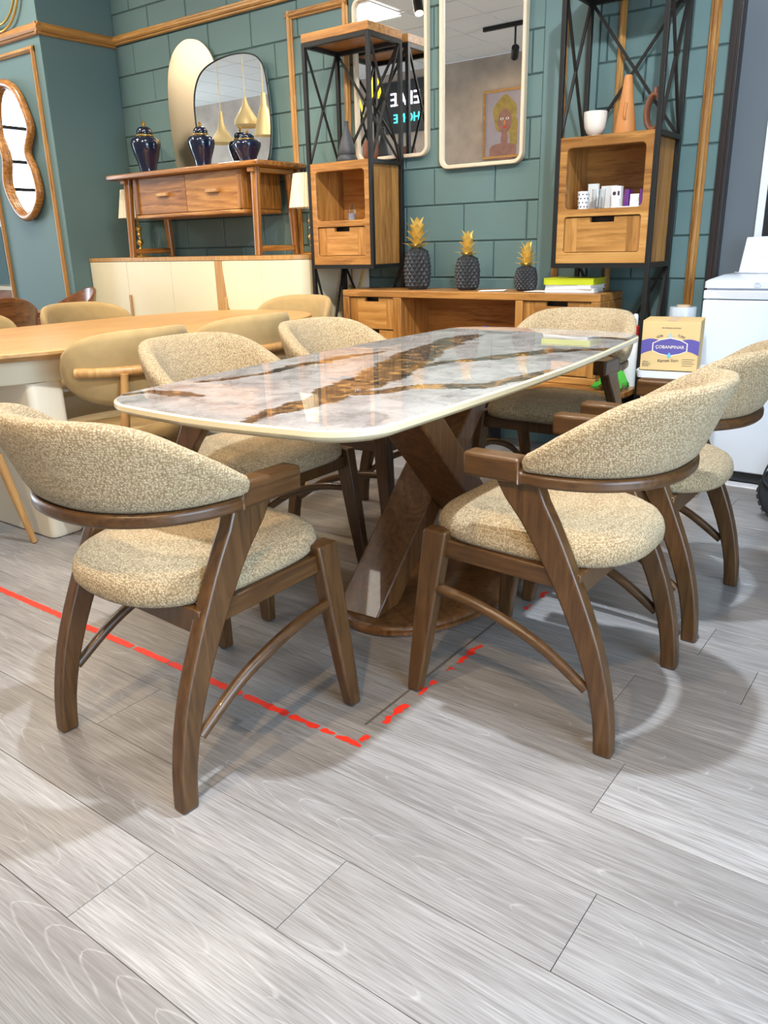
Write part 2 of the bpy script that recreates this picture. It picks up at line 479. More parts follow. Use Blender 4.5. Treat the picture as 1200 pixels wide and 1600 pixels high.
# marble-look glass of the table top: pale ground, hand-placed dark veins in the table's own coordinates
def marble():
    m, nt, b = new_mat('marble_glass')
    tc = N(nt, 'ShaderNodeTexCoord')
    # warp
    nz = N(nt, 'ShaderNodeTexNoise', inp={'Scale': 7.0, 'Detail': 7.0, 'Roughness': 0.72})
    L(nt, tc.outputs['Object'], nz.inputs['Vector'])
    s1 = N(nt, 'ShaderNodeVectorMath', operation='SUBTRACT')
    s1.inputs[1].default_value = (0.5, 0.5, 0.5)
    L(nt, nz.outputs['Color'], s1.inputs[0])
    s2 = N(nt, 'ShaderNodeVectorMath', operation='MULTIPLY')
    s2.inputs[1].default_value = (0.13, 0.17, 0.0)
    L(nt, s1.outputs[0], s2.inputs[0])
    p = N(nt, 'ShaderNodeVectorMath', operation='ADD')
    L(nt, tc.outputs['Object'], p.inputs[0])
    L(nt, s2.outputs[0], p.inputs[1])
    flat = N(nt, 'ShaderNodeVectorMath', operation='MULTIPLY')
    flat.inputs[1].default_value = (1, 1, 0)
    L(nt, p.outputs[0], flat.inputs[0])
    P = flat.outputs[0]
    veins = [
        [(-.40, -.90, 0.013), (-.34, -.82, 0.023), (-.27, -.80, 0.044), (-.19, -.80, 0.013)],
        [(-.36, -.66, 0.008), (-.30, -.56, 0.016), (-.28, -.44, 0.017), (-.29, -.30, 0.023), (-.27, -.10, 0.029), (-.25, .10, 0.013)],
        [(.12, -.96, 0.013), (.115, -.88, 0.029), (.11, -.79, 0.039), (.12, -.72, 0.047), (.085, -.59, 0.057), (.07, -.47, 0.068), (.03, -.33, 0.078), (-.01, -.16, 0.075), (-.10, .10, 0.078), (-.13, .30, 0.058), (-.18, .50, 0.065), (-.17, .66, 0.026)],
        [(.10, -.62, 0.039), (.18, -.54, 0.026), (.21, -.48, 0.026), (.27, -.42, 0.029), (.36, -.38, 0.029), (.40, -.26, 0.029), (.42, -.08, 0.019)],
        [(.05, -.20, 0.016), (.08, -.03, 0.026), (.13, .02, 0.034), (.18, .12, 0.034), (.25, .30, 0.034), (.34, .40, 0.031), (.43, .44, 0.029)],
        [(.10, .80, 0.010), (.22, .70, 0.026), (.33, .74, 0.021), (.43, .70, 0.013)],
    ]
    cur = None
    for v in veins:
        for (ax, ay, ar), (bx, by, br) in zip(v[:-1], v[1:]):
            pa = N(nt, 'ShaderNodeVectorMath', operation='SUBTRACT')
            pa.inputs[1].default_value = (ax, ay, 0)
            L(nt, P, pa.inputs[0])
            ba = (bx - ax, by - ay)
            l2 = ba[0] ** 2 + ba[1] ** 2
            d = N(nt, 'ShaderNodeVectorMath', operation='DOT_PRODUCT')
            d.inputs[1].default_value = (ba[0] / l2, ba[1] / l2, 0)
            L(nt, pa.outputs[0], d.inputs[0])
            cl = N(nt, 'ShaderNodeClamp')
            L(nt, d.outputs['Value'], cl.inputs['Value'])
            sc = N(nt, 'ShaderNodeVectorMath', operation='SCALE')
            sc.inputs[0].default_value = (ba[0], ba[1], 0)
            L(nt, cl.outputs[0], sc.inputs['Scale'])
            ln = N(nt, 'ShaderNodeVectorMath', operation='DISTANCE')
            L(nt, pa.outputs[0], ln.inputs[0])
            L(nt, sc.outputs[0], ln.inputs[1])
            rr = N(nt, 'ShaderNodeMath', operation='MULTIPLY_ADD')
            rr.inputs[1].default_value = br - ar
            rr.inputs[2].default_value = ar
            L(nt, cl.outputs[0], rr.inputs[0])
            sd = N(nt, 'ShaderNodeMath', operation='SUBTRACT')
            L(nt, ln.outputs['Value'], sd.inputs[0])
            L(nt, rr.outputs[0], sd.inputs[1])
            if cur is None:
                cur = sd.outputs[0]
            else:
                mn = N(nt, 'ShaderNodeMath', operation='MINIMUM')
                L(nt, cur, mn.inputs[0])
                L(nt, sd.outputs[0], mn.inputs[1])
                cur = mn.outputs[0]
    # mask
    mr = N(nt, 'ShaderNodeMapRange')
    mr.inputs['From Min'].default_value = 0.006
    mr.inputs['From Max'].default_value = -0.004
    L(nt, cur, mr.inputs['Value'])
    # inside colour: dark grey-brown with golden brown streaks
    n3 = N(nt, 'ShaderNodeTexNoise', inp={'Scale': 14.0, 'Detail': 6.0, 'Roughness': 0.7, 'Distortion': 1.4})
    L(nt, P, n3.inputs['Vector'])
    vr = N(nt, 'ShaderNodeValToRGB')
    e = vr.color_ramp.elements
    e[0].position = 0.36
    e[0].color = (0.030, 0.025, 0.022, 1)
    e[1].position = 0.63
    e[1].color = (0.40, 0.21, 0.07, 1)
    x = e.new(0.52)
    x.color = (0.105, 0.066, 0.038, 1)
    L(nt, n3.outputs['Fac'], vr.inputs['Fac'])
    # ground: pale with grey clouding
    n4 = N(nt, 'ShaderNodeTexNoise', inp={'Scale': 9.0, 'Detail': 8.0, 'Roughness': 0.7, 'Distortion': 0.8})
    L(nt, P, n4.inputs['Vector'])
    gr = N(nt, 'ShaderNodeValToRGB')
    e = gr.color_ramp.elements
    e[0].position = 0.34
    e[0].color = (0.205, 0.185, 0.172, 1)
    e[1].position = 0.60
    e[1].color = (0.395, 0.372, 0.352, 1)
    L(nt, n4.outputs['Fac'], gr.inputs['Fac'])
    # hairline cracks
    vo = N(nt, 'ShaderNodeTexVoronoi', feature='DISTANCE_TO_EDGE', inp={'Scale': 4.5})
    L(nt, P, vo.inputs['Vector'])
    hr = N(nt, 'ShaderNodeMapRange')
    hr.inputs['From Min'].default_value = 0.0
    hr.inputs['From Max'].default_value = 0.016
    hr.inputs['To Min'].default_value = 0.55
    hr.inputs['To Max'].default_value = 0.0
    L(nt, vo.outputs['Distance'], hr.inputs['Value'])
    hk = N(nt, 'ShaderNodeMath', operation='MULTIPLY')
    L(nt, hr.outputs[0], hk.inputs[0])
    L(nt, n4.outputs['Fac'], hk.inputs[1])
    m0 = N(nt, 'ShaderNodeMix', data_type='RGBA')
    L(nt, hk.outputs[0], m0.inputs['Factor'])
    L(nt, gr.outputs['Color'], m0.inputs['A'])
    m0.inputs['B'].default_value = (0.10, 0.075, 0.06, 1)
    m1 = N(nt, 'ShaderNodeMix', data_type='RGBA')
    L(nt, mr.outputs[0], m1.inputs['Factor'])
    L(nt, m0.outputs['Result'], m1.inputs['A'])
    L(nt, vr.outputs['Color'], m1.inputs['B'])
    L(nt, m1.outputs['Result'], b.inputs['Base Color'])
    b.inputs['Roughness'].default_value = 0.0
    b.inputs['IOR'].default_value = 1.55
    return m


marble()


# ------------------------------------------------------------------ mesh building
class MB:
    def __init__(s):
        s.v = []
        s.f = []

    def add(s, vs, fs):
        o = len(s.v)
        s.v += [tuple(p) for p in vs]
        s.f += [tuple(i + o for i in f) for f in fs]
        return s

    def box(s, x0, x1, y0, y1, z0, z1):
        return s.add([(x0, y0, z0), (x1, y0, z0), (x1, y1, z0), (x0, y1, z0), (x0, y0, z1), (x1, y0, z1), (x1, y1, z1), (x0, y1, z1)],
                     [(3, 2, 1, 0), (4, 5, 6, 7), (0, 1, 5, 4), (1, 2, 6, 5), (2, 3, 7, 6), (3, 0, 4, 7)])

    def loft(s, rings, caps=True, closed=False):
        n = len(rings[0])
        vs = [p for r in rings for p in r]
        fs = []
        m = len(rings)
        for i in range(m if closed else m - 1):
            a, c = i * n, ((i + 1) % m) * n
            for j in range(n):
                k = (j + 1) % n
                fs.append((a + j, a + k, c + k, c + j))
        if caps and not closed:
            fs.append(tuple(reversed(range(n))))
            fs.append(tuple((m - 1) * n + j for j in range(n)))
        return s.add(vs, fs)

    def tube(s, pts, r, n=10, caps=True):
        pts = [Vector(p) for p in pts]
        rs = r if isinstance(r, (list, tuple)) else [r] * len(pts)
        rings = []
        ref = None
        for i, p in enumerate(pts):
            t = (pts[min(i + 1, len(pts) - 1)] - pts[max(i - 1, 0)]).normalized()
            if ref is None:
                ref = Vector((0, 0, 1)) if abs(t.z) < 0.9 else Vector((1, 0, 0))
            u = t.cross(ref).normalized()
            w_ = u.cross(t).normalized()
            ref = w_
            rings.append([p + (u * math.cos(2 * PI * j / n) + w_ * math.sin(2 * PI * j / n)) * rs[i] for j in range(n)])
        return s.loft(rings, caps)

    def ring(s, pts, r, n=8):
        """closed tube through a loop of points lying in a plane y = const"""
        pts = [Vector(p) for p in pts]
        m = len(pts)
        nrm = Vector((0, 1, 0))
        rings = []
        for i, p in enumerate(pts):
            t = (pts[(i + 1) % m] - pts[i - 1]).normalized()
            u = t.cross(nrm).normalized()
            rings.append([p + (u * math.cos(2 * PI * j / n) + nrm * math.sin(2 * PI * j / n)) * r for j in range(n)])
        return s.loft(rings, False, True)

    def lathe(s, prof, n=24, c=(0, 0, 0), caps=True):
        rings = [[(c[0] + r * math.cos(2 * PI * j / n), c[1] + r * math.sin(2 * PI * j / n), c[2] + z) for j in range(n)] for r, z in prof]
        return s.loft(rings, caps)

    def prism(s, poly, vec):
        a = [Vector(p) for p in poly]
        b = [p + Vector(vec) for p in a]
        return s.loft([a, b])

    def beam(s, p0, p1, w_, h, up=(0, 0, 1)):
        p0, p1 = Vector(p0), Vector(p1)
        t = (p1 - p0).normalized()
        u = t.cross(Vector(up)).normalized()
        v = u.cross(t).normalized()
        q = [(-1, -1), (1, -1), (1, 1), (-1, 1)]
        return s.loft([[p + u * (a * w_ / 2) + v * (b * h / 2) for a, b in q] for p in (p0, p1)])

    def mesh(s, name, mat, smooth=None):
        me = bpy.data.meshes.new(name)
        me.from_pydata(s.v, [], s.f)
        bm = bmesh.new()
        bm.from_mesh(me)
        bmesh.ops.recalc_face_normals(bm, faces=bm.faces)
        bm.to_mesh(me)
        bm.free()
        me.materials.append(MATS[mat])
        if smooth:
            me.polygons.foreach_set('use_smooth', [True] * len(me.polygons))
            me.set_sharp_from_angle(angle=math.radians(smooth))
        me.update()
        return me

    def build(s, name, mat, parent=None, smooth=None, bevel=0.0, seg=2):
        me = s.mesh(name, mat, smooth)
        o = bpy.data.objects.new(name, me)
        COL.objects.link(o)
        if parent:
            o.parent = parent
        if bevel:
            md = o.modifiers.new('bevel', 'BEVEL')
            md.width = bevel
            md.segments = seg
            md.limit_method = 'ANGLE'
            md.angle_limit = math.radians(35)
            if not smooth:
                me.polygons.foreach_set('use_smooth', [True] * len(me.polygons))
                me.set_sharp_from_angle(angle=math.radians(30))
        return o


def tag(o, label=None, cat=None, group=None, kind=None):
    if label:
        o['label'] = label
    if cat:
        o['category'] = cat
    if group:
        o['group'] = group
    if kind:
        o['kind'] = kind
    return o


def thing(name, label, cat, loc=(0, 0, 0), rz=0.0, group=None):
    o = bpy.data.objects.new(name, None)
    COL.objects.link(o)
    o.empty_display_size = 0.1
    o.location = loc
    o.rotation_euler = (0, 0, rz)
    return tag(o, label, cat, group)


def copy_tree(o, parent=None):
    c = o.copy()
    COL.objects.link(c)
    c.parent = parent
    for ch in list(o.children):
        copy_tree(ch, c)
    return c


def place(o, loc, rz, label=None, group=None):
    o.location = loc
    o.rotation_euler = (0, 0, rz)
    return tag(o, label, None, group)


def rrect(w_, h, r, n=6):
    pts = []
    for cx, cy, a0 in ((w_ / 2 - r, h / 2 - r, 0), (-w_ / 2 + r, h / 2 - r, PI / 2), (-w_ / 2 + r, -h / 2 + r, PI), (w_ / 2 - r, -h / 2 + r, 1.5 * PI)):
        for i in range(n + 1):
            a = a0 + PI / 2 * i / n
            pts.append((cx + r * math.cos(a), cy + r * math.sin(a)))
    return pts


def spline_loop(pts, k=6):
    out = []
    n = len(pts)
    for i in range(n):
        p0, p1, p2, p3 = (Vector(pts[(i + j) % n]) for j in (-1, 0, 1, 2))
        for s_ in range(k):
            t = s_ / k
            out.append(0.5 * ((2 * p1) + (-p0 + p2) * t + (2 * p0 - 5 * p1 + 4 * p2 - p3) * t * t + (-p0 + 3 * p1 - 3 * p2 + p3) * t ** 3))
    return out


def spline(pts, k=6):
    out = []
    n = len(pts)
    for i in range(n - 1):
        p0, p1, p2, p3 = (Vector(pts[min(max(i + j, 0), n - 1)]) for j in (-1, 0, 1, 2))
        for s_ in range(k):
            t = s_ / k
            out.append(0.5 * ((2 * p1) + (-p0 + p2) * t + (2 * p0 - 5 * p1 + 4 * p2 - p3) * t * t + (-p0 + 3 * p1 - 3 * p2 + p3) * t ** 3))
    out.append(Vector(pts[-1]))
    return out


def lerp_tab(tab, x):
    for (a, va), (b, vb) in zip(tab[:-1], tab[1:]):
        if x <= b:
            t = (x - a) / (b - a)
            t = max(0, min(1, t))
            return va + (vb - va) * t
    return tab[-1][1]


def text(name, body, mat, parent, loc, rot, size, extrude=0.0004, align='CENTER', shear=0.0, spacing=1.0):
    cu = bpy.data.curves.new(name, 'FONT')
    cu.body = body
    cu.size = size
    cu.extrude = extrude
    cu.align_x = align
    cu.align_y = 'CENTER'
    cu.shear = shear
    cu.space_character = spacing
    cu.resolution_u = 4
    cu.materials.append(MATS[mat])
    tmp = bpy.data.objects.new(name, cu)
    COL.objects.link(tmp)
    me = bpy.data.meshes.new_from_object(tmp.evaluated_get(bpy.context.evaluated_depsgraph_get()))
    bpy.data.objects.remove(tmp)
    bpy.data.curves.remove(cu)
    o = bpy.data.objects.new(name, me)
    COL.objects.link(o)
    o.parent = parent
    o.location = loc
    o.rotation_euler = rot
    return o


# ================================================================== SETTING
def struct(name, mb, mat, label=None, **kw):
    o = mb.build(name, mat, None, **kw)
    return tag(o, label, None, None, 'structure')


# ---- floor: sub-floor and single planks (0.193 x 1.205 m)
PW, PL, GAP, PT = 0.1930, 1.205, 0.0011, 0.010
floor = struct('floor', MB().box(LX, RX, FY, 5.3, -0.06, -PT), 'floor_joint', 'grey oak laminate floor of long planks')
ROW0 = 0.518
known = {0: -1.10, 1: -0.783, 2: -0.367, 3: -2.488, 4: -0.458, 8: -0.464, 11: -0.71, 15: -0.715}
plank_mesh = {}


def plank_mb(l):
    x, y, c = l / 2 - GAP / 2, PW / 2 - GAP / 2, 0.0007
    return MB().loft([[(-x, -y, -PT), (x, -y, -PT), (x, y, -PT), (-x, y, -PT)], [(-x, -y, -c), (x, -y, -c), (x, y, -c), (-x, y, -c)],
                      [(-x + c, -y + c, 0), (x - c, -y + c, 0), (x - c, y - c, 0), (-x + c, y - c, 0)]])


def get_plank(l):
    k = round(l, 3)
    if k not in plank_mesh:
        plank_mesh[k] = plank_mb(l).mesh('plank', 'plank_oak')
    return plank_mesh[k]


PX0, PX1 = -6.3, 1.2
far_mb = MB()
rng = random.Random(3)
for k in range(-12, 25):
    y = ROW0 + PW * k + PW / 2
    if y - PW / 2 < FY or y + PW / 2 > 5.3:
        continue
    off = known.get(k, -1.2 + rng.random() * PL)
    j0 = math.floor((LX - off) / PL)
    x = off + j0 * PL
    while x < RX:
        a, b_ = max(x, LX), min(x + PL, RX)
        x += PL
        if b_ - a < 0.05:
            continue
        near = (-4 <= k <= 18) and b_ > PX0 and a < PX1
        if near:
            o = bpy.data.objects.new('plank', get_plank(b_ - a))
            COL.objects.link(o)
            o.parent = floor
            o.location = ((a + b_) / 2, y, 0)
        else:
            m = plank_mb(b_ - a)
            far_mb.add([(p[0] + (a + b_) / 2, p[1] + y, p[2]) for p in m.v], m.f)
tag(far_mb.build('plank_field', 'plank_oak', floor), kind='stuff')

# ---- block wall
wall_back = struct('wall_back', MB().box(-6.3, -1.05, WY + 0.007, WY + 0.2, 0, CEIL), 'mortar_green', 'green painted concrete block wall behind the shelves')
BW, BH, J = 0.395, 0.200, 0.007
block_mesh = {}


def get_block(l, h):
    k = (round(l, 3), round(h, 3))
    if k not in block_mesh:
        x, z, c = l / 2 - J / 2, h / 2 - J / 2, 0.004
        block_mesh[k] = MB().loft([[(-x, 0.012, -z), (x, 0.012, -z), (x, 0.012, z), (-x, 0.012, z)], [(-x, c, -z), (x, c, -z), (x, c, z), (-x, c, z)],
                                   [(-x + c, 0, -z + c), (x - c, 0, -z + c), (x - c, 0, z - c), (-x + c, 0, z - c)]]).mesh('block', 'wall_green')
    return block_mesh[k]


COLX0, COLX1 = -1.985, -1.70
for r in range(-4, 13):
    z0, z1 = max(0, 0.91 + BH * r), min(CEIL, 0.91 + BH * (r + 1))
    if z1 - z0 < 0.04:
        continue
    base = -2.45 if r % 2 else -2.254
    for n in range(-9, 5):
        a0, b0 = base + BW * n, base + BW * (n + 1)
        for (lo, hi) in ((-5.42, COLX0), (COLX1, -1.092)):
            a, b_ = max(a0, lo), min(b0, hi)
            if b_ - a < 0.02:
                continue
            o = bpy.data.objects.new('block', get_block(b_ - a, z1 - z0))
            COL.objects.link(o)
            o.parent = wall_back
            o.location = ((a + b_) / 2, WY + rng.uniform(-0.0012, 0.0012), (z0 + z1) / 2)
col = MB().box(COLX0, COLX1, WY - 0.008, WY + 0.02, 0, CEIL).build('column', 'wall_green_smooth', wall_back, bevel=0.003)

# ---- pilaster left of the block wall, and the recess beyond it
pil = struct('wall_left_pilaster', MB().box(-6.28, -5.42, 3.50, 4.40, 0, CEIL), 'wall_green_smooth', 'smooth green pilaster carrying the wavy mirror', bevel=0.004)
struct('wall_left_recess', MB().box(LX, -6.2, 5.2, 5.3, 0, CEIL), 'wall_green_smooth', 'green wall far behind the pilaster')
struct('wall_front', MB().box(LX, RX, FY - 0.1, FY, 0, CEIL), 'stone_paper', 'stone patterned wall facing the block wall')

# left wall with shop windows
wl = MB()
wl.box(LX - 0.1, LX, FY, 5.3, 0, 0.25)
wl.box(LX - 0.1, LX, FY, 5.3, 2.95, CEIL)
wl.box(LX - 0.1, LX, FY, -1.65, 0.25, 2.95)
wl.box(LX - 0.1, LX, 2.85, 5.3, 0.25, 2.95)
struct('wall_left', wl, 'wall_green_smooth', 'end wall with the shop window')
win = struct('window_1', MB().box(LX - 0.08, LX - 0.07, -1.65, 2.85, 0.25, 2.95), 'clear_glass', 'large shop window in the end wall')
for yy in (-1.63, -0.15, 1.35, 2.83):
    MB().box(LX - 0.1, LX + 0.08, yy - 0.03, yy + 0.03, 0.25, 2.95).build('mullion', 'dark_frame', win)
for zz in (0.27, 1.25, 2.05, 2.45, 2.93):
    MB().box(LX - 0.1, LX + 0.08, -1.65, 2.85, zz - 0.025, zz + 0.025).build('transom', 'dark_frame', win)

# right wall with a glazed door
wr = MB()
wr.box(RX, RX + 0.1, FY, -0.85, 0, CEIL)
wr.box(RX, RX + 0.1, 1.45, 5.3, 0, CEIL)
wr.box(RX, RX + 0.1, -0.85, 1.45, 2.55, CEIL)
struct('wall_right', wr, 'wall_green_smooth', 'side wall with the glazed door')
dr = struct('door_2', MB().box(RX + 0.04, RX + 0.05, -0.85, 1.45, 0, 2.55), 'clear_glass', 'glazed double door in the side wall')
for yy in (-0.82, 0.3, 1.42):
    MB().box(RX, RX + 0.08, yy - 0.035, yy + 0.035, 0, 2.55).build('door_stile', 'dark_frame', dr)

# glazed opening at the right end of the block wall
struct('wall_back_right', MB().box(0.75, RX, WY, WY + 0.2, 0, CEIL), 'wall_green_smooth', 'green wall right of the glazed opening')
struct('wall_back_lintel', MB().box(-1.05, 0.75, WY, WY + 0.2, 2.75, CEIL), 'wall_green_smooth', 'green wall above the glazed opening')
door = struct('door_1', MB().box(-1.06, 0.75, 4.150, 4.158, 0.0, 2.75), 'glass_grey', 'grey glazed door behind the fridge')
MB().box(-1.092, -1.046, WY - 0.012, 4.20, 0, 2.75).build('door_frame', 'dark_frame', door, bevel=0.004)
MB().box(-1.074, -1.062, WY - 0.022, WY - 0.010, 0, 2.75).build('door_bead', 'dark_frame', door)
MB().box(-0.905, -0.872, 4.138, 4.1499, 0, 2.75).build('mullion', 'white_plastic', door, bevel=0.002)
MB().box(-0.8715, 0.75, 4.146, 4.1499, 0, 2.75).build('dark_pane', 'panel_black', door)
struct('trim_threshold', MB().box(-1.04, 0.74, 3.77, 4.148, -0.004, 0.004), 'marble_white', 'white stone threshold under the fridge', bevel=0.002)
struct('baseboard_back', MB().box(-5.42, -1.10, WY - 0.014, WY, 0, 0.09), 'wall_green_smooth', 'green skirting at the foot of the block wall', bevel=0.003)


# ---- mouldings
def mould(name, p0, p1, nrm, h, d, mat, parent=None):
    """a moulding with a stepped, rounded section between two points; nrm points off the wall"""
    p0, p1, nrm = Vector(p0), Vector(p1), Vector(nrm).normalized()
    t = (p1 - p0).normalized()
    v = t.cross(nrm).normalized()
    sec = [(-.5, 0), (-.5, .35), (-.40, .55), (-.30, .55), (-.24, .80), (-.08, 1.0), (.08, 1.0), (.24, .80), (.30, .55), (.40, .55), (.5, .35), (.5, 0)]
    rings = [[p + v * (a * h) + nrm * (b * d) for a, b in sec] for p in (p0, p1)]
    return MB().loft(rings).build(name, mat, parent, smooth=25)


t1 = tag(mould('trim_1', (-5.42, WY, 2.545), (-1.10, WY, 2.545), (0, -1, 0), 0.062, 0.034, 'moulding_x'), 'carved wooden rail running along the block wall', kind='structure')
t2 = tag(mould('trim_2', (-5.42, 3.47, 2.530), (-5.42, WY, 2.535), (1, 0, 0), 0.075, 0.036, 'moulding_y'), 'wooden rail on the side of the pilaster', kind='structure')
t3 = tag(mould('trim_3', (-6.28, 3.50, 2.530), (-5.385, 3.50, 2.530), (0, -1, 0), 0.075, 0.036, 'moulding_x'), 'wooden rail on the front of the pilaster', kind='structure')


def wall_frame(name, x0, x1, y, z0, z1, label, wd=0.045, sides='LRTB'):
    root = thing(name, label, None)
    root['kind'] = 'structure'
    if 'L' in sides:
        mould('stile', (x0 + wd / 2, y, z0), (x0 + wd / 2, y, z1), (0, -1, 0), wd, 0.024, 'moulding_z', root)
    if 'R' in sides:
        mould('stile', (x1 - wd / 2, y, z0), (x1 - wd / 2, y, z1), (0, -1, 0), wd, 0.024, 'moulding_z', root)
    if 'T' in sides:
        mould('rail', (x0, y - 0.0004, z1 - wd / 2), (x1, y - 0.0004, z1 - wd / 2), (0, -1, 0), wd, 0.024, 'moulding_x', root)
    if 'B' in sides:
        mould('rail', (x0, y - 0.0004, z0 + wd / 2), (x1, y - 0.0004, z0 + wd / 2), (0, -1, 0), wd, 0.024, 'moulding_x', root)
    return root


wall_frame('trim_4', -3.715, -3.235, WY, 0.62, 2.455, 'gold wood picture-rail frame behind the left shelving unit')
wall_frame('trim_5', -1.89, -1.565, WY - 0.008, 0.62, 2.46, 'gold wood wall frame behind the right shelving unit', wd=0.034)
wall_frame('trim_6', -1.185, -1.10, WY, 0.30, 2.46, 'vertical gold wood moulding beside the dark door frame', wd=0.045, sides='L')
wall_frame('trim_7', -6.275, -5.492, 3.50, 0.45, 2.44, 'gold wood frame around the wavy mirror', wd=0.036)

# ---- suspended ceiling
ceiling = struct('ceiling', MB().box(LX, RX, FY, 5.3, CEIL + 0.012, CEIL + 0.08), 'ceiling_grid', 'suspended ceiling of white square tiles')
tile_me = MB().loft([[(-.29, -.29, 0), (.29, -.29, 0), (.29, .29, 0), (-.29, .29, 0)], [(-.292, -.292, 0.012), (.292, -.292, 0.012), (.292, .292, 0.012), (-.292, .292, 0.012)]]).mesh('tile', 'ceiling_tile')
PANEL_AT = {(-0.8, 0.8): 'the floor right of the near armchair', (-3.2, 0.2): 'the floor left of the near armchair', (-5.6, 0.8): 'the far left floor', (-3.2, 2.6): 'the oak table', (-5.6, 2.6): 'the brown table', (-8.0, 0.8): 'the floor before the shop window'}
pset = {(round(a, 2), round(b, 2)) for a, b in PANELS}
for i in range(24):
    for j in range(12):
        cx, cy = LX + 0.3 + 0.6 * i, FY + 0.3 + 0.6 * j
        if (round(cx, 2), round(cy, 2)) in pset:
            r = thing('ceiling_light', 'square LED ceiling panel above %s' % PANEL_AT[(round(cx, 2), round(cy, 2))], 'light', (cx, cy, CEIL - 0.012), 0, 'LED ceiling panels')
            f = MB().loft([[(-.295, -.295, 0), (.295, -.295, 0), (.295, .295, 0), (-.295, .295, 0)], [(-.275, -.275, -0.004), (.275, -.275, -0.004), (.275, .275, -0.004), (-.275, .275, -0.004)]], caps=False)
            f.build('frame', 'white_plastic', r)
            MB().box(-.275, .275, -.275, .275, 0.001, 0.004).build('diffuser', 'led_diffuser', r)
            continue
        o = bpy.data.objects.new('tile', tile_me)
        COL.objects.link(o)
        o.parent = ceiling
        o.location = (cx, cy, CEIL)

# ---- track rails and spot heads
for yy in (TY, -0.60):
    t = thing('spot_track', 'black lighting track across the ceiling at %s' % ('the table' if yy > 0 else 'the shop front'), 'lighting track', (-2.4, yy, CEIL))
    MB().box(-2.6, 2.7, -0.018, 0.018, -0.045, -0.001).build('rail', 'black_metal', t, bevel=0.003)
for i, (x, y, tg, p, c, a, what) in enumerate(SPOTS):
    hd = thing('track_spot', 'black cylindrical track spotlight aimed at %s' % what, 'spotlight', (x, y, CEIL - 0.045), 0, 'track spotlights')
    MB().tube([(0, 0, 0), (0, 0, -0.17)], 0.012, 8).build('stem', 'black_metal', hd, smooth=40)
    q = (Vector(tg) - Vector((x, y, SPOT_Z))).normalized()
    cc = Vector((0, 0, SPOT_Z - (CEIL - 0.045)))
    MB().tube([cc - q * 0.08, cc + q * 0.07], 0.042, 16).build('head', 'black_metal', hd, smooth=40)
    MB().tube([cc + q * 0.07, cc + q * 0.075], 0.036, 16).build('lens', 'spot_lens', hd, smooth=40)
# ================================================================== DINING SET
# ---- marble-look table
TC, TR = (-1.355, 2.075), math.radians(3.0)
table = thing('dining_table', 'marble-look glass dining table with crossed walnut legs', 'table', (TC[0], TC[1], 0), TR)


def top_outline(inset=0.0, n=10):
    """long boat-shaped rounded rectangle"""
    ctrl = []
    L2, We, Wm, R = 0.985, 0.405, 0.435, 0.155
    pts = []
    for sx, sy, a0 in ((1, 1, 0), (-1, 1, PI / 2), (-1, -1, PI), (1, -1, 1.5 * PI)):
        cx, cy = sx * (We - R), sy * (L2 - 0.02 - R)
        for i in range(n + 1):
            a = a0 + PI / 2 * i / n
            pts.append((cx + R * math.cos(a), cy + R * math.sin(a)))
        # swell of the long sides / the ends to the next corner
        if sx * sy > 0:
            for i in range(1, 8):
                t = i / 8
                x = -sx * (2 * t - 1) * -(We - R)
                x = sx * (We - R) * (1 - 2 * t)
                pts.append((x, sy * (L2 - 0.02 + 0.02 * math.sin(PI * t))))
        else:
            for i in range(1, 16):
                t = i / 16
                pts.append((sx * (We + (Wm - We) * math.sin(PI * t)), sy * (L2 - 0.02 - R) * (1 - 2 * t)))
    out = []
    m = len(pts)
    for i, p in enumerate(pts):
        a, b_ = Vector(pts[i - 1]), Vector(pts[(i + 1) % m])
        tt = (b_ - a).normalized()
        nn = Vector((tt.y, -tt.x))
        out.append((p[0] - nn.x * inset, p[1] - nn.y * inset))
    return out


def oring(inset, z):
    return [(x, y, z) for x, y in top_outline(inset)]


MB().loft([oring(0.030, 0.726), oring(0.006, 0.738), oring(0.0, 0.744), oring(0.0, 0.755), oring(0.003, 0.758), oring(0.006, 0.7585)]).build('table_edge', 'cream_edge', table, smooth=40)
MB().loft([oring(0.0065, 0.7560), oring(0.0065, 0.7600), oring(0.0075, 0.7605)]).build('glass_top', 'marble_glass', table)


def ell(ax, ay, z, cx=0.02, n=56):
    return [(cx + ax * math.cos(2 * PI * i / n), ay * math.sin(2 * PI * i / n), z) for i in range(n)]


MB().loft([ell(.258, .425, 0.001), ell(.266, .433, 0.006), ell(.266, .433, 0.016), ell(.256, .423, 0.019), ell(.252, .419, 0.026), ell(.246, .412, 0.031), ell(.02, .03, 0.031)]).build('base_plate', 'table_walnut', table, smooth=40)
TH = 0.125
MB().prism([(-.118, -.385, .0305), (-.118, -.385 + TH, .0305), (-.118, .395 + TH, .727), (-.118, .395, .727)], (.152, 0, 0)).build('crossed_leg', 'table_walnut', table, bevel=0.006)
MB().prism([(.036, -.455, .727), (.036, -.455 + TH, .727), (.036, .235 + TH, .0305), (.036, .235, .0305)], (.150, 0, 0)).build('crossed_leg', 'table_walnut', table, bevel=0.006)

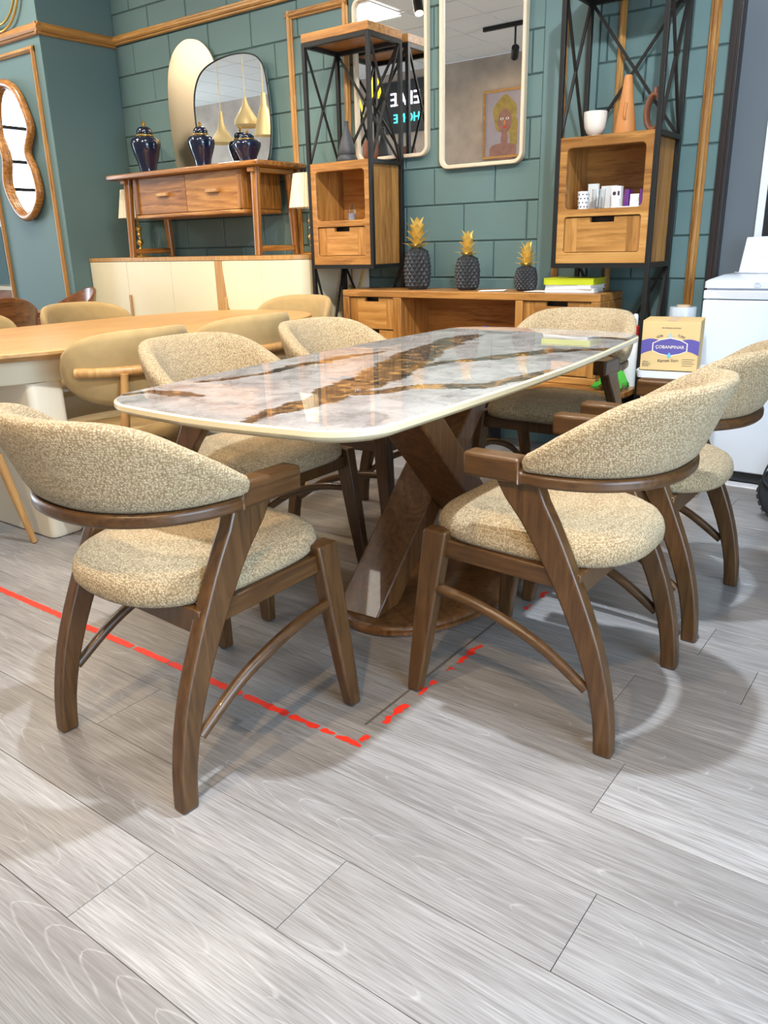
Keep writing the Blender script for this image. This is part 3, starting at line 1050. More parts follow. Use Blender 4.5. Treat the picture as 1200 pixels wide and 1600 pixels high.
# ---- upholstered armchair: front is +y
def make_armchair():
    root = thing('dining_chair', 'x', 'chair')
    n = 56

    def plan(s_):
        pts = []
        for i in range(n):
            a = 2 * PI * i / n
            c, d = math.cos(a), math.sin(a)
            e = 4.2 if d > 0 else 2.5
            r = (abs(c) ** e + abs(d) ** e) ** (-1 / e)
            x, y = c * r, d * r
            hw = 0.226 if y > 0 else 0.226
            pts.append((x * hw * s_, y * (0.270 if y > 0 else 0.240) * s_))
        return pts
    rings = []
    for s_, z in ((0.90, 0.418), (0.965, 0.421), (0.995, 0.431), (1.0, 0.446), (0.985, 0.462), (0.945, 0.476), (0.87, 0.486), (0.74, 0.493), (0.5, 0.498), (0.22, 0.500)):
        rings.append([(x, y, z + 0.006 * (y / 0.25)) for x, y in plan(s_)])
    MB().loft(rings).build('seat', 'boucle', root, smooth=60)
    # legs
    fe = [(0, -.214), (.107, -.202), (.236, -.163), (.366, -.103), (.499, -.025), (.609, .057)]
    be = [(0, -.256), (.107, -.247), (.236, -.218), (.366, -.167), (.499, -.106), (.609, -.050)]
    for sx in (-1, 1):
        rings = []
        for i in range(15):
            z = 0.609 * i / 14
            yf = spl(fe, z)
            yb = spl(be, z)
            xo = sx * (0.252 - 0.010 * z / 0.6)
            xi = sx * (0.252 - 0.010 * z / 0.6 - 0.036 - 0.004 * z)
            rings.append([(xo, yf, z), (xo, yb, z), (xi, yb, z), (xi, yf, z)])
        MB().loft(rings).build('rear_leg', 'walnut', root, bevel=0.0065, seg=3)
        rings = []
        for i in range(7):
            t = i / 6
            z = 0.002 + 0.446 * t
            cx, cy = sx * (0.246 + (0.217 - 0.246) * t), 0.270 + (0.217 - 0.270) * t
            hx, hy = 0.016 + 0.006 * t, 0.018 + 0.014 * t ** 0.7
            rings.append([(cx - hx, cy - hy, z), (cx + hx, cy - hy, z), (cx + hx, cy + hy, z), (cx - hx, cy + hy, z)])
        MB().loft(rings).build('front_leg', 'walnut', root, bevel=0.006, seg=3)
        MB().beam((sx * .212, .215, .402), (sx * .226, -.140, .396), .024, .044).build('side_apron', 'walnut_y', root, bevel=0.003)
        pts = spline([(sx * .233, .226, .300), (sx * .236, .12, .288), (sx * .238, .02, .262), (sx * .238, -.08, .220), (sx * .238, -.185, .150)], 5)
        MB().tube(pts, [0.0125 + 0.0015 * math.sin(PI * i / (len(pts) - 1)) for i in range(len(pts))], 10).build('stretcher', 'walnut_y', root, smooth=60)
    MB().beam((-.21, .222, .402), (.21, .222, .402), .024, .044).build('front_apron', 'walnut', root, bevel=0.003)
    MB().beam((-.23, -.140, .388), (.23, -.140, .388), .026, .056).build('rear_apron', 'walnut', root, bevel=0.003)
    # bent arm rail: U in plan

    def upath(ys, m=40):
        W_, D = 0.236, 0.232
        y0 = -0.040
        pts = [(W_, ys), (W_, y0)] if ys > y0 else []
        out = []
        k = 6
        if ys > y0:
            for i in range(k):
                out.append((W_ - 0.004 * (1 - i / k), ys + (y0 - ys) * i / k))
        for i in range(m + 1):
            a = PI * i / m
            c, d = math.cos(a), math.sin(a)
            e = 2.25
            r = (abs(c) ** e + abs(d) ** e) ** (-1 / e)
            out.append((W_ * c * r, y0 - D * d * r))
        if ys > y0:
            for i in range(k - 1, -1, -1):
                out.append((-(W_ - 0.004 * (1 - i / k)), ys + (y0 - ys) * i / k))
        return out

    def frames(path):
        m = len(path)
        fr = []
        for i, p in enumerate(path):
            a, b_ = Vector(path[max(i - 1, 0)]), Vector(path[min(i + 1, m - 1)])
            t = (b_ - a).normalized()
            fr.append((Vector(p), Vector((-t.y, t.x))))
        # outward = away from the seat centre
        return [(p, nn if nn.dot(p - Vector((0, 0.0))) > 0 or abs(p.x) > .2 and nn.x * p.x > 0 else -nn) for p, nn in fr]
    fr = frames(upath(0.128))
    rings = []
    prev = None
    for p, nn in fr:
        tall = p.y > -0.018
        for zt in ([0.662, 0.634] if prev is True and not tall else [0.634, 0.662] if prev is False and tall else [0.662 if tall else 0.634]):
            wi, wo = (0.026, 0.026) if p.y > -0.05 else (0.022, 0.030)
            a, b_ = p - nn * wi, p + nn * wo
            rings.append([(a.x, a.y, 0.606), (b_.x, b_.y, 0.606), (b_.x, b_.y, zt), (a.x, a.y, zt)])
        prev = tall
    MB().loft(rings).build('arm_rail', 'walnut_y', root, bevel=0.008, seg=3)
    # padded back standing on the rail
    path = upath(-0.0221, 48)
    fr = frames(path)
    m = len(fr)
    ln = [0.0]
    for i in range(1, m):
        ln.append(ln[-1] + (fr[i][0] - fr[i - 1][0]).length)
    tot = ln[-1]
    tab = [(0, .662), (.05, .684), (.15, .713), (.30, .752), (.45, .791), (.58, .812), (.70, .819), (.85, .821), (1.0, .821)]
    rings = []
    ns = 22
    for i, (p, nn) in enumerate(fr):
        u = ln[i] / tot
        u2 = 1 - abs(2 * u - 1)
        top = sm(tab, u2)
        hh = top - 0.633
        lean = 0.008 + 0.070 * min(1, u2 * 1.25) * (hh / 0.204)
        th = 0.026 + 0.004 * min(1, u2 * 3)
        endk = min(1.0, (ln[i] if u < .5 else tot - ln[i]) / 0.018)
        endk = math.sqrt(max(0.0, 1 - (1 - endk) ** 2)) * 0.55 + 0.45
        ring = []
        for j in range(ns):
            a = 2 * PI * j / ns
            ca, sa = math.cos(a), math.sin(a)
            e = 3.6
            r = (abs(ca) ** e + abs(sa) ** e) ** (-1 / e)
            o_, q = ca * r, sa * r          # o_: -1 inner .. 1 outer ; q: -1 bottom .. 1 top
            hf = (q + 1) / 2
            off = o_ * th * endk + lean * hf ** 1.2 + 0.003
            zz = 0.6335 + hf * hh * (0.88 + 0.12 * endk)
            ring.append((p.x + nn.x * off, p.y + nn.y * off, zz))
        rings.append(ring)
    MB().loft(rings).build('backrest', 'boucle', root, smooth=60)
    return root


def spl(tab, x):
    """monotone-ish cubic through (x, value) pairs"""
    n = len(tab)
    for i in range(n - 1):
        if x <= tab[i + 1][0] or i == n - 2:
            p0 = tab[max(i - 1, 0)][1]
            p1, p2 = tab[i][1], tab[i + 1][1]
            p3 = tab[min(i + 2, n - 1)][1]
            t = (x - tab[i][0]) / (tab[i + 1][0] - tab[i][0])
            return 0.5 * ((2 * p1) + (-p0 + p2) * t + (2 * p0 - 5 * p1 + 4 * p2 - p3) * t * t + (-p0 + 3 * p1 - 3 * p2 + p3) * t ** 3)


sm = spl
chair0 = make_armchair()
CH = 'armchairs around the marble-look table'
spots = [
    ((-1.37, 1.075), -3, 'boucle walnut armchair at the near end of the marble-look table, its back to us'),
    ((-0.745, 1.725), 90, 'boucle walnut armchair on the right side of the marble-look table, nearer one'),
    ((-0.745, 2.375), 90, 'boucle walnut armchair on the right side of the marble-look table, beside the fridge'),
    ((-1.89, 1.80), -90, 'boucle walnut armchair on the left side of the marble-look table, nearer one'),
    ((-1.885, 2.45), -90, 'boucle walnut armchair on the left side of the marble-look table, farther one'),
    ((-1.365, 3.04), 180, 'boucle walnut armchair at the far end of the marble-look table, facing us'),
]
for i, (c, r, lab) in enumerate(spots):
    o = chair0 if i == 0 else copy_tree(chair0)
    place(o, (c[0], c[1], 0), math.radians(r), lab, CH)

# ================================================================== OAK TABLE AND VELVET CHAIRS
oak = thing('oval_table', 'oval light oak table on a cream slab base', 'table', (-3.23, 2.28, 0))


def sup(ax, ay, z, e=2.7, n=64):
    out = []
    for i in range(n):
        a = 2 * PI * i / n
        c, d = math.cos(a), math.sin(a)
        r = (abs(c) ** e + abs(d) ** e) ** (-1 / e)
        out.append((ax * c * r, ay * d * r, z))
    return out


MB().loft([sup(.50, 1.05, .722), sup(.535, 1.09, .732), sup(.55, 1.105, .745), sup(.55, 1.105, .756), sup(.546, 1.10, .760)]).build('table_top', 'oak_y', oak, smooth=35)
MB().loft([sup(.44, .97, .630), sup(.44, .97, .7215)]).build('apron', 'cream_lacquer', oak, smooth=50, bevel=0.004)
for sy in (-1, 1):
    rr = rrect(0.76, 0.15, 0.030, 6)
    MB().loft([[(x * .98, y * .96 + sy * 0.62, 0.004) for x, y in rr], [(x, y + sy * 0.62, 0.02) for x, y in rr], [(x, y + sy * 0.62, 0.6295) for x, y in rr]]).build('slab_leg', 'cream_pale', oak, smooth=40)
MB().box(-.06, .06, -.545, .545, 0.004, 0.50).build('spine_panel', 'cream_lacquer', oak, bevel=0.006)


def make_velvet():
    root = thing('velvet_chair', 'x', 'chair')
    rr = lambda s_, z: [(x * 0.245 * s_, y * 0.235 * s_ + 0.01, z) for x, y, _ in sup(1, 1, 0, 2.6, 40)]
    MB().loft([rr(.93, .395), rr(.99, .402), rr(1, .425), rr(.985, .445), rr(.93, .458), rr(.75, .466), rr(.35, .470)]).build('seat', 'velvet', root, smooth=60)
    MB().loft([rr(.90, .350), rr(.90, .3945)]).build('seat_frame', 'oak_z', root, smooth=40, bevel=0.004)
    for sx in (-1, 1):
        MB().tube([(sx * .175, .165, .37), (sx * .225, .225, .003)], [.019, .012], 12).build('leg', 'oak_z', root, smooth=50)
        MB().tube([(sx * .145, -.262, .684), (sx * .165, -.235, .37), (sx * .205, -.245, .003)], [.014, .020, .012], 12).build('leg', 'oak_z', root, smooth=50)
    # oval pad bent around the sitter
    rings = []
    m, ns = 37, 16
    for i in range(m):
        u = -1 + 2 * i / (m - 1)
        a = u * 1.28
        R_ = 0.268
        h = 0.128 * (max(0.0, 1 - abs(u) ** 3.2)) ** 0.55 + 0.012
        t = 0.022 * (max(0.0, 1 - abs(u) ** 6)) ** 0.5 + 0.004
        c = Vector((math.sin(a) * R_, 0.02 - math.cos(a) * R_ * 0.98))
        nn = Vector((math.sin(a), -math.cos(a)))
        ring = []
        for j in range(ns):
            b_ = 2 * PI * j / ns
            ca, sa = math.cos(b_), math.sin(b_)
            e = 3.0
            r = (abs(ca) ** e + abs(sa) ** e) ** (-1 / e)
            zz = 0.694 + sa * r * h
            off = ca * r * t + 0.10 * (zz - 0.60)
            ring.append((c.x + nn.x * off, c.y + nn.y * off, zz))
        rings.append(ring)
    MB().loft(rings).build('backrest', 'velvet', root, smooth=60)
    pts = [(math.sin(a) * 0.302, 0.02 - math.cos(a) * 0.298, 0.690) for a in [(-1.02 + 2.04 * i / 20) for i in range(21)]]
    MB().tube(pts, [0.019] * 21, 12).build('back_rail', 'oak_z', root, smooth=50)
    return root


v0 = make_velvet()
VG = 'velvet chairs around the oak table'
for i, (c, r, lab) in enumerate([
    ((-2.69, 1.86), 90, 'beige velvet chair with oak back rail right behind the nearer left armchair'),
    ((-2.72, 2.48), 90, 'beige velvet chair at the oak table, half hidden between two boucle armchairs'),
    ((-3.88, 2.62), -90, 'beige velvet chair across the oak table, in front of the cream sideboard'),
    ((-3.88, 1.92), -90, 'beige velvet chair across the oak table at the left picture edge'),
    ((-3.20, 3.35), 180, 'beige velvet chair at the far end of the oak table'),
    ((-3.12, 1.30), 0, 'beige velvet chair at the near end of the oak table, mostly outside the picture'),
]):
    o = v0 if i == 0 else copy_tree(v0)
    place(o, (c[0], c[1], 0), math.radians(r), lab, VG)

# ================================================================== BROWN SET FAR LEFT
bt = thing('brown_table', 'brown wooden table with black metal legs beside the pilaster', 'table', (-5.55, 2.48, 0))
MB().loft([[(x, y, .722) for x, y in rrect(1.70, .80, .06)], [(x, y, .752) for x, y in rrect(1.74, .84, .07)]]).build('table_top', 'brown_wood', bt, smooth=30)
for sx in (-1, 1):
    for sy in (-1, 1):
        MB().beam((sx * .72, sy * .30, .722), (sx * .76, sy * .34, .002), .04, .04, (0, 1, 0)).build('leg', 'black_metal', bt)


def make_shell():
    root = thing('shell_chair', 'x', 'chair')
    rings = []
    for i in range(29):
        u = -1 + 2 * i / 28
        a = u * 1.75
        R_ = 0.27
        top = 0.66 + 0.20 * math.cos(u * PI / 2) ** 1.3
        bot = 0.60 - 0.06 * math.cos(u * PI / 2)
        c = Vector((math.sin(a) * R_, 0.0 - math.cos(a) * R_))
        nn = Vector((math.sin(a), -math.cos(a)))
        ring = []
        for (o_, q) in ((0, 0), (.006, .0), (.05, 1), (.044, 1.02), (.030, 1)):
            zz = bot + (top - bot) * q
            off = o_ if q == 0 else o_ * 1.0
            ring.append((c.x + nn.x * off, c.y + nn.y * off, zz))
        rings.append(ring)
    MB().loft(rings).build('back_shell', 'brown_wood', root, smooth=50)
    rr = lambda s_, z: [(x * 0.23 * s_, y * 0.22 * s_, z) for x, y, _ in sup(1, 1, 0, 2.6, 32)]
    MB().loft([rr(.95, .41), rr(1, .43), rr(.97, .46), rr(.6, .475)]).build('seat', 'velvet', root, smooth=60)
    for sx in (-1, 1):
        MB().tube([(sx * .17, .16, .415), (sx * .21, .20, .002)], [.018, .012], 10).build('leg', 'brown_wood', root, smooth=50)
        MB().tube([(sx * .18, -.205, .60), (sx * .19, -.20, .4), (sx * .21, -.22, .002)], [.014, .018, .012], 10).build('leg', 'brown_wood', root, smooth=50)
    return root


s0 = make_shell()
SG = 'bent-wood chairs at the brown table'
place(s0, (-5.17, 3.12, 0), math.radians(165), 'brown bent-wood chair with rounded shell back in front of the pilaster', SG)
place(copy_tree(s0), (-4.76, 2.42, 0), math.radians(90), 'brown bent-wood chair at the left edge behind the oak table', SG)
# ================================================================== SHELVING UNITS
def rframe(x0, x1, z0, z1, ix0, ix1, iz0, iz1, y0, y1, r):
    """a rectangular front piece with a round-cornered opening, from y0 (front) to y1"""
    n = 5
    cx, cz = (ix0 + ix1) / 2, (iz0 + iz1) / 2
    inn = [(cx + a, cz + b_) for a, b_ in rrect(ix1 - ix0, iz1 - iz0, r, n)]
    corners = [(x1, z1), (x0, z1), (x0, z0), (x1, z0)]
    ids = []
    out = []
    for q in range(4):
        for i in range(n + 1):
            out.append(corners[q])
    f = lambda pts, y: [(a, y, b_) for a, b_ in pts]
    e = 0.003
    inn2 = [(cx + a, cz + b_) for a, b_ in rrect(ix1 - ix0 + 2 * e, iz1 - iz0 + 2 * e, r + e, n)]
    m = MB().loft([f(out, y1), f(out, y0), f(inn2, y0), f(inn, y0 + e), f(inn, y1)], False, True)
    return m


def notch_drawer(x0, x1, z0, z1, y, th, nx0, nx1, nd):
    """drawer front with a finger notch cut into its top edge"""
    poly = [(x0, z0), (x1, z0), (x1, z1), (nx1, z1), (nx1, z1 - nd * .9)]
    k = 4
    r = nd * .8
    poly += [(nx0 + r - r * math.sin(PI / 2 * i / k), z1 - nd + r - r * math.cos(PI / 2 * i / k)) for i in range(k + 1)]
    poly += [(nx0, z1), (x0, z1)]
    # build as two convex-ish pieces: below the notch and the two ears
    m = MB()
    zb = z1 - nd
    m.prism([(x0, y, z0), (x1, y, z0), (x1, y, zb), (x0, y, zb)], (0, th, 0))
    m.prism([(x0, y, zb), (nx0, y, zb), (nx0, y, z1), (x0, y, z1)], (0, th, 0))
    m.prism([(nx1, y, zb), (x1, y, zb), (x1, y, z1), (nx1, y, z1)], (0, th, 0))
    return m


def drawer(parent, x0, x1, z0, z1, y, depth=0.02):
    """panelled drawer: centre board and two end boards with a notch handle"""
    d = bpy.data.objects.new('drawer', None)
    COL.objects.link(d)
    d.parent = parent
    w_ = x1 - x0
    nd = min(0.022, (z1 - z0) * .16)
    a, b_ = x0 + w_ * .17, x1 - w_ * .17
    notch_drawer(a, b_, z0, z1, y, depth, x0 + w_ * .34, x0 + w_ * .66, nd).build('board', 'teak_x', d)
    MB().box(x0, a - .0006, y, y + depth, z0, z1).build('board', 'teak_z', d)
    MB().box(b_ + .0006, x1, y, y + depth, z0, z1).build('board', 'teak_z', d)
    MB().box(x0 + .004, x1 - .004, y + depth + .03, y + depth + .034, z0, z1).build('drawer_shade_sheet', 'dark_frame', d)  # dark sheet standing in for the shade inside the drawer
    return d


def shelving(x0, x1, label, inner, ztop=2.17):
    y0, y1 = 3.74, 4.052
    r = thing('shelving_unit', label, 'shelf', ((x0 + x1) / 2, (y0 + y1) / 2, 0), 0, 'black metal and teak shelving units')
    W2, D2, p = (x1 - x0) / 2, (y1 - y0) / 2, 0.022
    for sx in (-1, 1):
        for sy in (-1, 1):
            cx, cy = sx * (W2 - p / 2), sy * (D2 - p / 2)
            zlow = 0.974 if (sy < 0 and sx == inner) else 0.002     # the desk takes the place of the inner front foot
            MB().box(cx - p / 2, cx + p / 2, cy - p / 2, cy + p / 2, zlow, ztop).build('post', 'black_metal', r, bevel=0.0015)
    for z in (ztop - p / 2, 1.553 - p / 2, 0.985):
        for sy in (-1, 1):
            if z > 1.5 and z < 1.6 and sy < 0:
                continue
            MB().box(-W2 + p, W2 - p, sy * (D2 - p / 2) - p / 2, sy * (D2 - p / 2) + p / 2, z - p / 2, z + p / 2).build('rail', 'black_metal', r)
        for sx in (-1, 1):
            MB().box(sx * (W2 - p / 2) - p / 2, sx * (W2 - p / 2) + p / 2, -D2 + p, D2 - p, z - p / 2, z + p / 2).build('rail', 'black_metal', r)
    b = 0.014
    for (za, zb) in ((1.555, ztop - p), (0.11, 0.974)):
        for sx in (-1, 1):
            if za < 1 and sx == inner:
                continue
            x = sx * (W2 - p / 2)
            MB().beam((x, -D2 + p, za), (x, D2 - p, zb), .008, b, (1, 0, 0)).build('brace', 'black_metal', r)
            MB().beam((x, -D2 + p, zb), (x, D2 - p, za), .006, b, (1, 0, 0)).build('brace', 'black_metal', r)
        y = D2 - p / 2
        MB().beam((-W2 + p, y, za), (W2 - p, y, zb), b, .008, (0, 1, 0)).build('brace', 'black_metal', r)
        MB().beam((-W2 + p, y, zb), (W2 - p, y, za), b, .006, (0, 1, 0)).build('brace', 'black_metal', r)
    # wooden top
    MB().box(-W2, W2, -D2, D2, ztop + .0005, ztop + 0.045).build('top_board', 'teak_x', r, bevel=0.003)
    # cabinet
    c0, c1 = -W2 + p + .001, W2 - p - .001
    ya, yb = -D2 + 0.003, D2 - p - .002
    f = 0.034
    zs, zt, zm0, zm1 = 0.997, 1.5525, 1.206, 1.240
    zsm = (zm0 + zm1) / 2
    rframe(c0, c1, zsm, zt, c0 + f, c1 - f, zm1, zt - .046, ya, ya + .026, .022).build('front_frame', 'teak_x', r)
    rframe(c0, c1, zs, zsm - .0004, c0 + f, c1 - f, zs + .048, zm0, ya, ya + .026, .012).build('front_frame', 'teak_x', r)
    nb = 4
    for side, xx in ((-1, c0), (1, c1)):
        for i in range(nb):
            u0, u1 = ya + .0265 + (yb - ya - .0265) * i / nb, ya + .0265 + (yb - ya - .0265) * (i + 1) / nb - .0006
            xa, xb = (xx, xx + .02) if side < 0 else (xx - .02, xx)
            MB().box(xa, xb, u0, u1, zs, zt).build('side_board', 'teak_z', r)
    MB().box(c0 + .021, c1 - .021, yb - .012, yb, zs, zt).build('back_board', 'teak_x', r)
    MB().box(c0 + .021, c1 - .021, ya + .0265, yb - .013, zt - .03, zt).build('cabinet_top', 'teak_x', r)
    MB().box(c0 + .021, c1 - .021, ya + .0265, yb - .013, zm1 - .03, zm1 - .002).build('shelf_board', 'teak_x', r)
    MB().box(c0 + .021, c1 - .021, ya + .0265, yb - .013, zs, zs + .03).build('cabinet_bottom', 'teak_x', r)
    drawer(r, c0 + f + .003, c1 - f - .003, zs + .051, zm0 - .004, ya + .010)
    return r


shelving(-3.295, -2.825, 'teak and black metal shelving unit standing left of the desk', 1)
shelving(-1.735, -1.250, 'teak and black metal shelving unit on the right, with orange cone vase', -1)

# ================================================================== DESK ON A LOW BENCH
bench = thing('low_bench', 'low wooden bench with dark legs under the teak desk', 'bench', (-2.14, 3.87, 0))
MB().box(-0.93, 0.86, -0.24, 0.145, 0.388, 0.4155).build('bench_top', 'teak_x', bench, bevel=0.003)
for sx in (-.85, -.02, .80):
    MB().box(sx - .03, sx + .03, -.20, .14, 0.002, 0.3875).build('leg_panel', 'dark_frame', bench)
desk = thing('teak_desk', 'long teak drawer desk carrying three black pineapples', 'desk', (-2.26, 3.875, 0.416))
DX0, DX1, DY0, DY1, DH = -0.79, 0.795, -0.150, 0.150, 0.440
MB().box(DX0, DX1, DY0, DY1, DH - .038, DH).build('desk_top', 'teak_x', desk, bevel=0.004)
MB().box(DX0, DX1, DY0 + .001, DY1, .001, .034).build('desk_bottom', 'teak_x', desk, bevel=0.003)
XS = [DX0, DX0 + .045, -.428, -.372, .345, .385, DX1 - .045, DX1]
for a, b_ in ((0, 1), (2, 3), (4, 5), (6, 7)):
    MB().box(XS[a], XS[b_], DY0 + .001, DY1, .0345, DH - .0385).build('upright', 'teak_z', desk, bevel=0.003)
MB().box(DX0 + .046, DX1 - .046, DY1 - .014, DY1 - .002, .0345, DH - .0385).build('back_board', 'teak_x', desk)
for a, b_ in ((XS[1], XS[2]), (XS[5], XS[6])):
    drawer(desk, a + .003, b_ - .003, .222, DH - .042, DY0 + .014)
    drawer(desk, a + .003, b_ - .003, .040, .215, DY0 + .014)
DT = 0.416 + DH


def make_pineapple(x, y, r, hb, hl, label):
    root = thing('pineapple_ornament', label, 'ornament', (x, y, DT), random.random(), 'black pineapples with gold crowns')
    rows, cols = 11, 14
    rad = lambda t: r * (0.70 + 0.30 * math.sin(PI * min(1, (t * 0.92 + .10))) ** 0.7) * (1 if t < .93 else 1 - 0.45 * ((t - .93) / .07) ** 2) * (1 if t > .06 else 0.86 + 0.14 * t / .06)
    m = MB()
    vs, fs = [], []
    # diamond lattice: vertices on staggered rows, pyramids raised on each diamond
    for i in range(rows + 1):
        t = i / rows
        R_ = rad(t)
        for j in range(cols):
            a = 2 * PI * (j + (i % 2) / 2) / cols
            vs.append((R_ * .94 * math.cos(a), R_ * .94 * math.sin(a), hb * t))
    idx = lambda i, j: i * cols + j % cols
    for i in range(rows - 1):
        for j in range(cols):
            o = i % 2
            b_, t_ = idx(i, j), idx(i + 2, j)
            l_, r_ = idx(i + 1, j - 1 + o), idx(i + 1, j + o)
            tt = (i + 1) / rows
            R_ = rad(tt) * 1.09
            a = 2 * PI * (j + o / 2) / cols
            c = len(vs)
            vs.append((R_ * math.cos(a), R_ * math.sin(a), hb * tt))
            fs += [(b_, r_, c), (r_, t_, c), (t_, l_, c), (l_, b_, c)]
    for row in (0, rows - 1):
        for j in range(cols):
            o = row % 2
            if row == 0:
                fs.append((idx(0, j), idx(0, j + 1), idx(1, j + o)))
            else:
                fs.append((idx(rows, j + (0 if rows % 2 == 0 else 0)), idx(rows, j + 1), idx(rows - 1, j + 1 if rows % 2 else j)))
    fs.append(tuple(idx(0, j) for j in reversed(range(cols))))
    fs.append(tuple(idx(rows, j) for j in range(cols)))
    m.add(vs, fs)
    m.build('body', 'pineapple_black', root)
    me = MB()
    sec = []
    for (yy, zz, ww, tk) in ((0, 0, .26, .10), (.06, .30, .36, .11), (.16, .62, .30, .08), (.30, .86, .17, .05), (.42, 1.0, .03, .015)):
        sec.append([(-ww / 2, yy + tk * .15, zz), (0, yy - tk * .5, zz - .02), (ww / 2, yy + tk * .15, zz), (0, yy + tk * .7, zz + .02)])
    me.loft(sec)
    lm = me.mesh('leaf', 'gold_paint')
    lv = [(0.0, .42, 1.05, 6), (.14, .40, 0.80, 6), (.28, .40, .60, 5), (.42, .42, .40, 5), (.56, .44, .12, 3)]
    for k, (z0, ln, tilt, cnt) in enumerate(lv):
        for j in range(cnt):
            o = bpy.data.objects.new('leaf', lm)
            COL.objects.link(o)
            o.parent = root
            a = 2 * PI * (j + .5 * (k % 2)) / cnt + k * .2
            s_ = hl * ln * (0.95 + .1 * random.random())
            rr_ = r * .20 * (1 - k * .15)
            o.location = (math.cos(a) * rr_, math.sin(a) * rr_, hb * .985 + hl * z0)
            o.rotation_euler = (-tilt * .8, 0, a - PI / 2)
            o.scale = (s_ * 1.6, s_ * 1.0, s_ * 1.05)
    MB().lathe([(r * .26, hb * .98), (r * .22, hb + hl * .3), (r * .10, hb + hl * .65)], 12).build('crown_core', 'gold_paint', root, smooth=40)
    return root


make_pineapple(-2.62, 3.88, .074, .228, .165, 'tallest black pineapple ornament with gold crown, on the desk beside the shelf')
make_pineapple(-2.29, 3.88, .066, .182, .130, 'middle-sized black pineapple ornament with gold crown on the desk')
make_pineapple(-1.937, 3.88, .058, .126, .122, 'smallest black pineapple ornament with gold crown on the desk')

# books and papers on the desk
bk = [('paper', 0.000, 0.018, -.125, .125, -.085, .085, 6, 'white stapled papers at the bottom of the pile on the desk'),
      ('paper', 0.0185, 0.036, -.120, .125, -.08, .085, -3, 'pale thick catalogue under the lime folder on the desk'),
      ('lime', 0.0365, 0.068, -.130, .130, -.085, .085, 2, 'lime green folder on top of the pile on the desk')]
for mt, z0, z1, xa, xb, ya, yb, rot, lab in bk:
    b_ = thing('book', lab, 'book', (-1.66, 3.87, DT + .001), math.radians(rot), 'pile on the desk')
    MB().box(xa + .004, xb - .004, ya + .003, yb - .003, z0 + .003, z1 - .003).build('pages', mt, b_)
    for zz in ((z0, z0 + .0028), (z1 - .0028, z1)):
        MB().box(xa, xb, ya, yb, *zz).build('cover', mt, b_)
    MB().box(xa, xa + .0035, ya, yb, z0 + .0028, z1 - .0028).build('spine', mt, b_)
for (x, y, rz, lab) in ((-2.10, 3.82, .3, 'loose white paper slip between two pineapples on the desk'), (-1.83, 3.83, -.2, 'loose white paper sheet beside the pile of books')):
    m = MB()
    m.loft([[(-.07, -.045, 0), (.07, -.045, .002), (.07, .045, .004), (-.07, .045, .001)], [(-.07, -.045, .001), (.07, -.045, .003), (.07, .045, .005), (-.07, .045, .002)]])
    o = m.build('paper_slip', 'paper')
    o.location = (x, y, DT + .001)
    o.rotation_euler = (0, 0, rz)
    tag(o, lab, 'paper', 'loose papers on the desk')

# bottle with blue cap inside the desk
bb = thing('spray_bottle', 'white bottle with blue cap standing inside the open desk compartment', 'bottle', (-2.16, 3.86, 0.4505))
MB().lathe([(.028, 0), (.030, .01), (.030, .13), (.022, .155), (.014, .17), (.014, .178)], 16).build('body', 'white_plastic', bb, smooth=40)
MB().lathe([(.017, .1785), (.017, .215), (.014, .218)], 14).build('cap', 'blue_cap', bb, smooth=40)

# bench right end: bottle and cloth
sb = thing('cleaner_bottle', 'white cleaner bottle with red collar behind the water carton', 'bottle', (-1.325, 3.835, 0.416))
MB().lathe([(.038, 0), (.040, .01), (.040, .17), (.030, .22), (.016, .245)], 18).build('body', 'white_plastic', sb, smooth=40)
MB().lathe([(.024, .2455), (.026, .25), (.026, .285), (.022, .288)], 16).build('collar', 'label_red', sb, smooth=40)
MB().lathe([(.012, .2885), (.014, .30), (.013, .335), (.008, .345)], 14).build('cap', 'white_plastic', sb, smooth=40)
m = MB()
G = 15
vs = []
for i in range(G):
    for j in range(G):
        u, v = i / (G - 1) * 2 - 1, j / (G - 1) * 2 - 1
        d = math.hypot(u, v)
        z = 0.12 * max(0, 1 - d ** 1.4) + .012 * math.sin(9 * u + 3 * v) * (1 - .5 * d) + .012 * math.cos(8 * v - 4 * u) + .016
        vs.append((u * .070 * (1 + .1 * math.sin(5 * v)), v * .075, max(.003, z)))
fs = [(i * G + j, (i + 1) * G + j, (i + 1) * G + j + 1, i * G + j + 1) for i in range(G - 1) for j in range(G - 1)]
m.add(vs, fs)
o = m.build('cleaning_cloth', 'green_cloth', None, smooth=60)
sd = o.modifiers.new('solid', 'SOLIDIFY')
sd.thickness = .003
o.location = (-1.345, 3.685, 0.4175 + .002)
o.location = (-1.372, 3.70, 0.4195)
tag(o, 'crumpled bright green cleaning cloth on the bench end', 'cloth')

# ================================================================== CARTONS, FRIDGE, ROUTER, WHEEL
lowc = thing('carton', 'plain brown carton on the floor under the water carton', 'carton', (-1.03, 3.60, 0), math.radians(10))
MB().box(-.14, .14, -.12, .12, .002, .52).build('body', 'cardboard_dull', lowc, bevel=.003)
for s_ in (-1, 1):
    MB().box(-.14, .14, min(s_ * .002, s_ * .118), max(s_ * .002, s_ * .118), .5202, .524).build('flap', 'cardboard_dull', lowc)
tray = tag(MB().loft([[(x, y, 0) for x, y in rrect(.30, .25, .03)], [(x, y, .03) for x, y in rrect(.31, .26, .03)], [(x, y, .03) for x, y in rrect(.29, .24, .025)], [(x, y, .006) for x, y in rrect(.28, .23, .025)]]).build('foam_tray', 'white_plastic', None, smooth=30), 'white foam tray between the two stacked cartons', 'tray')
tray.location = (-1.04, 3.59, .5245)
tray.rotation_euler = (0, 0, math.radians(9))
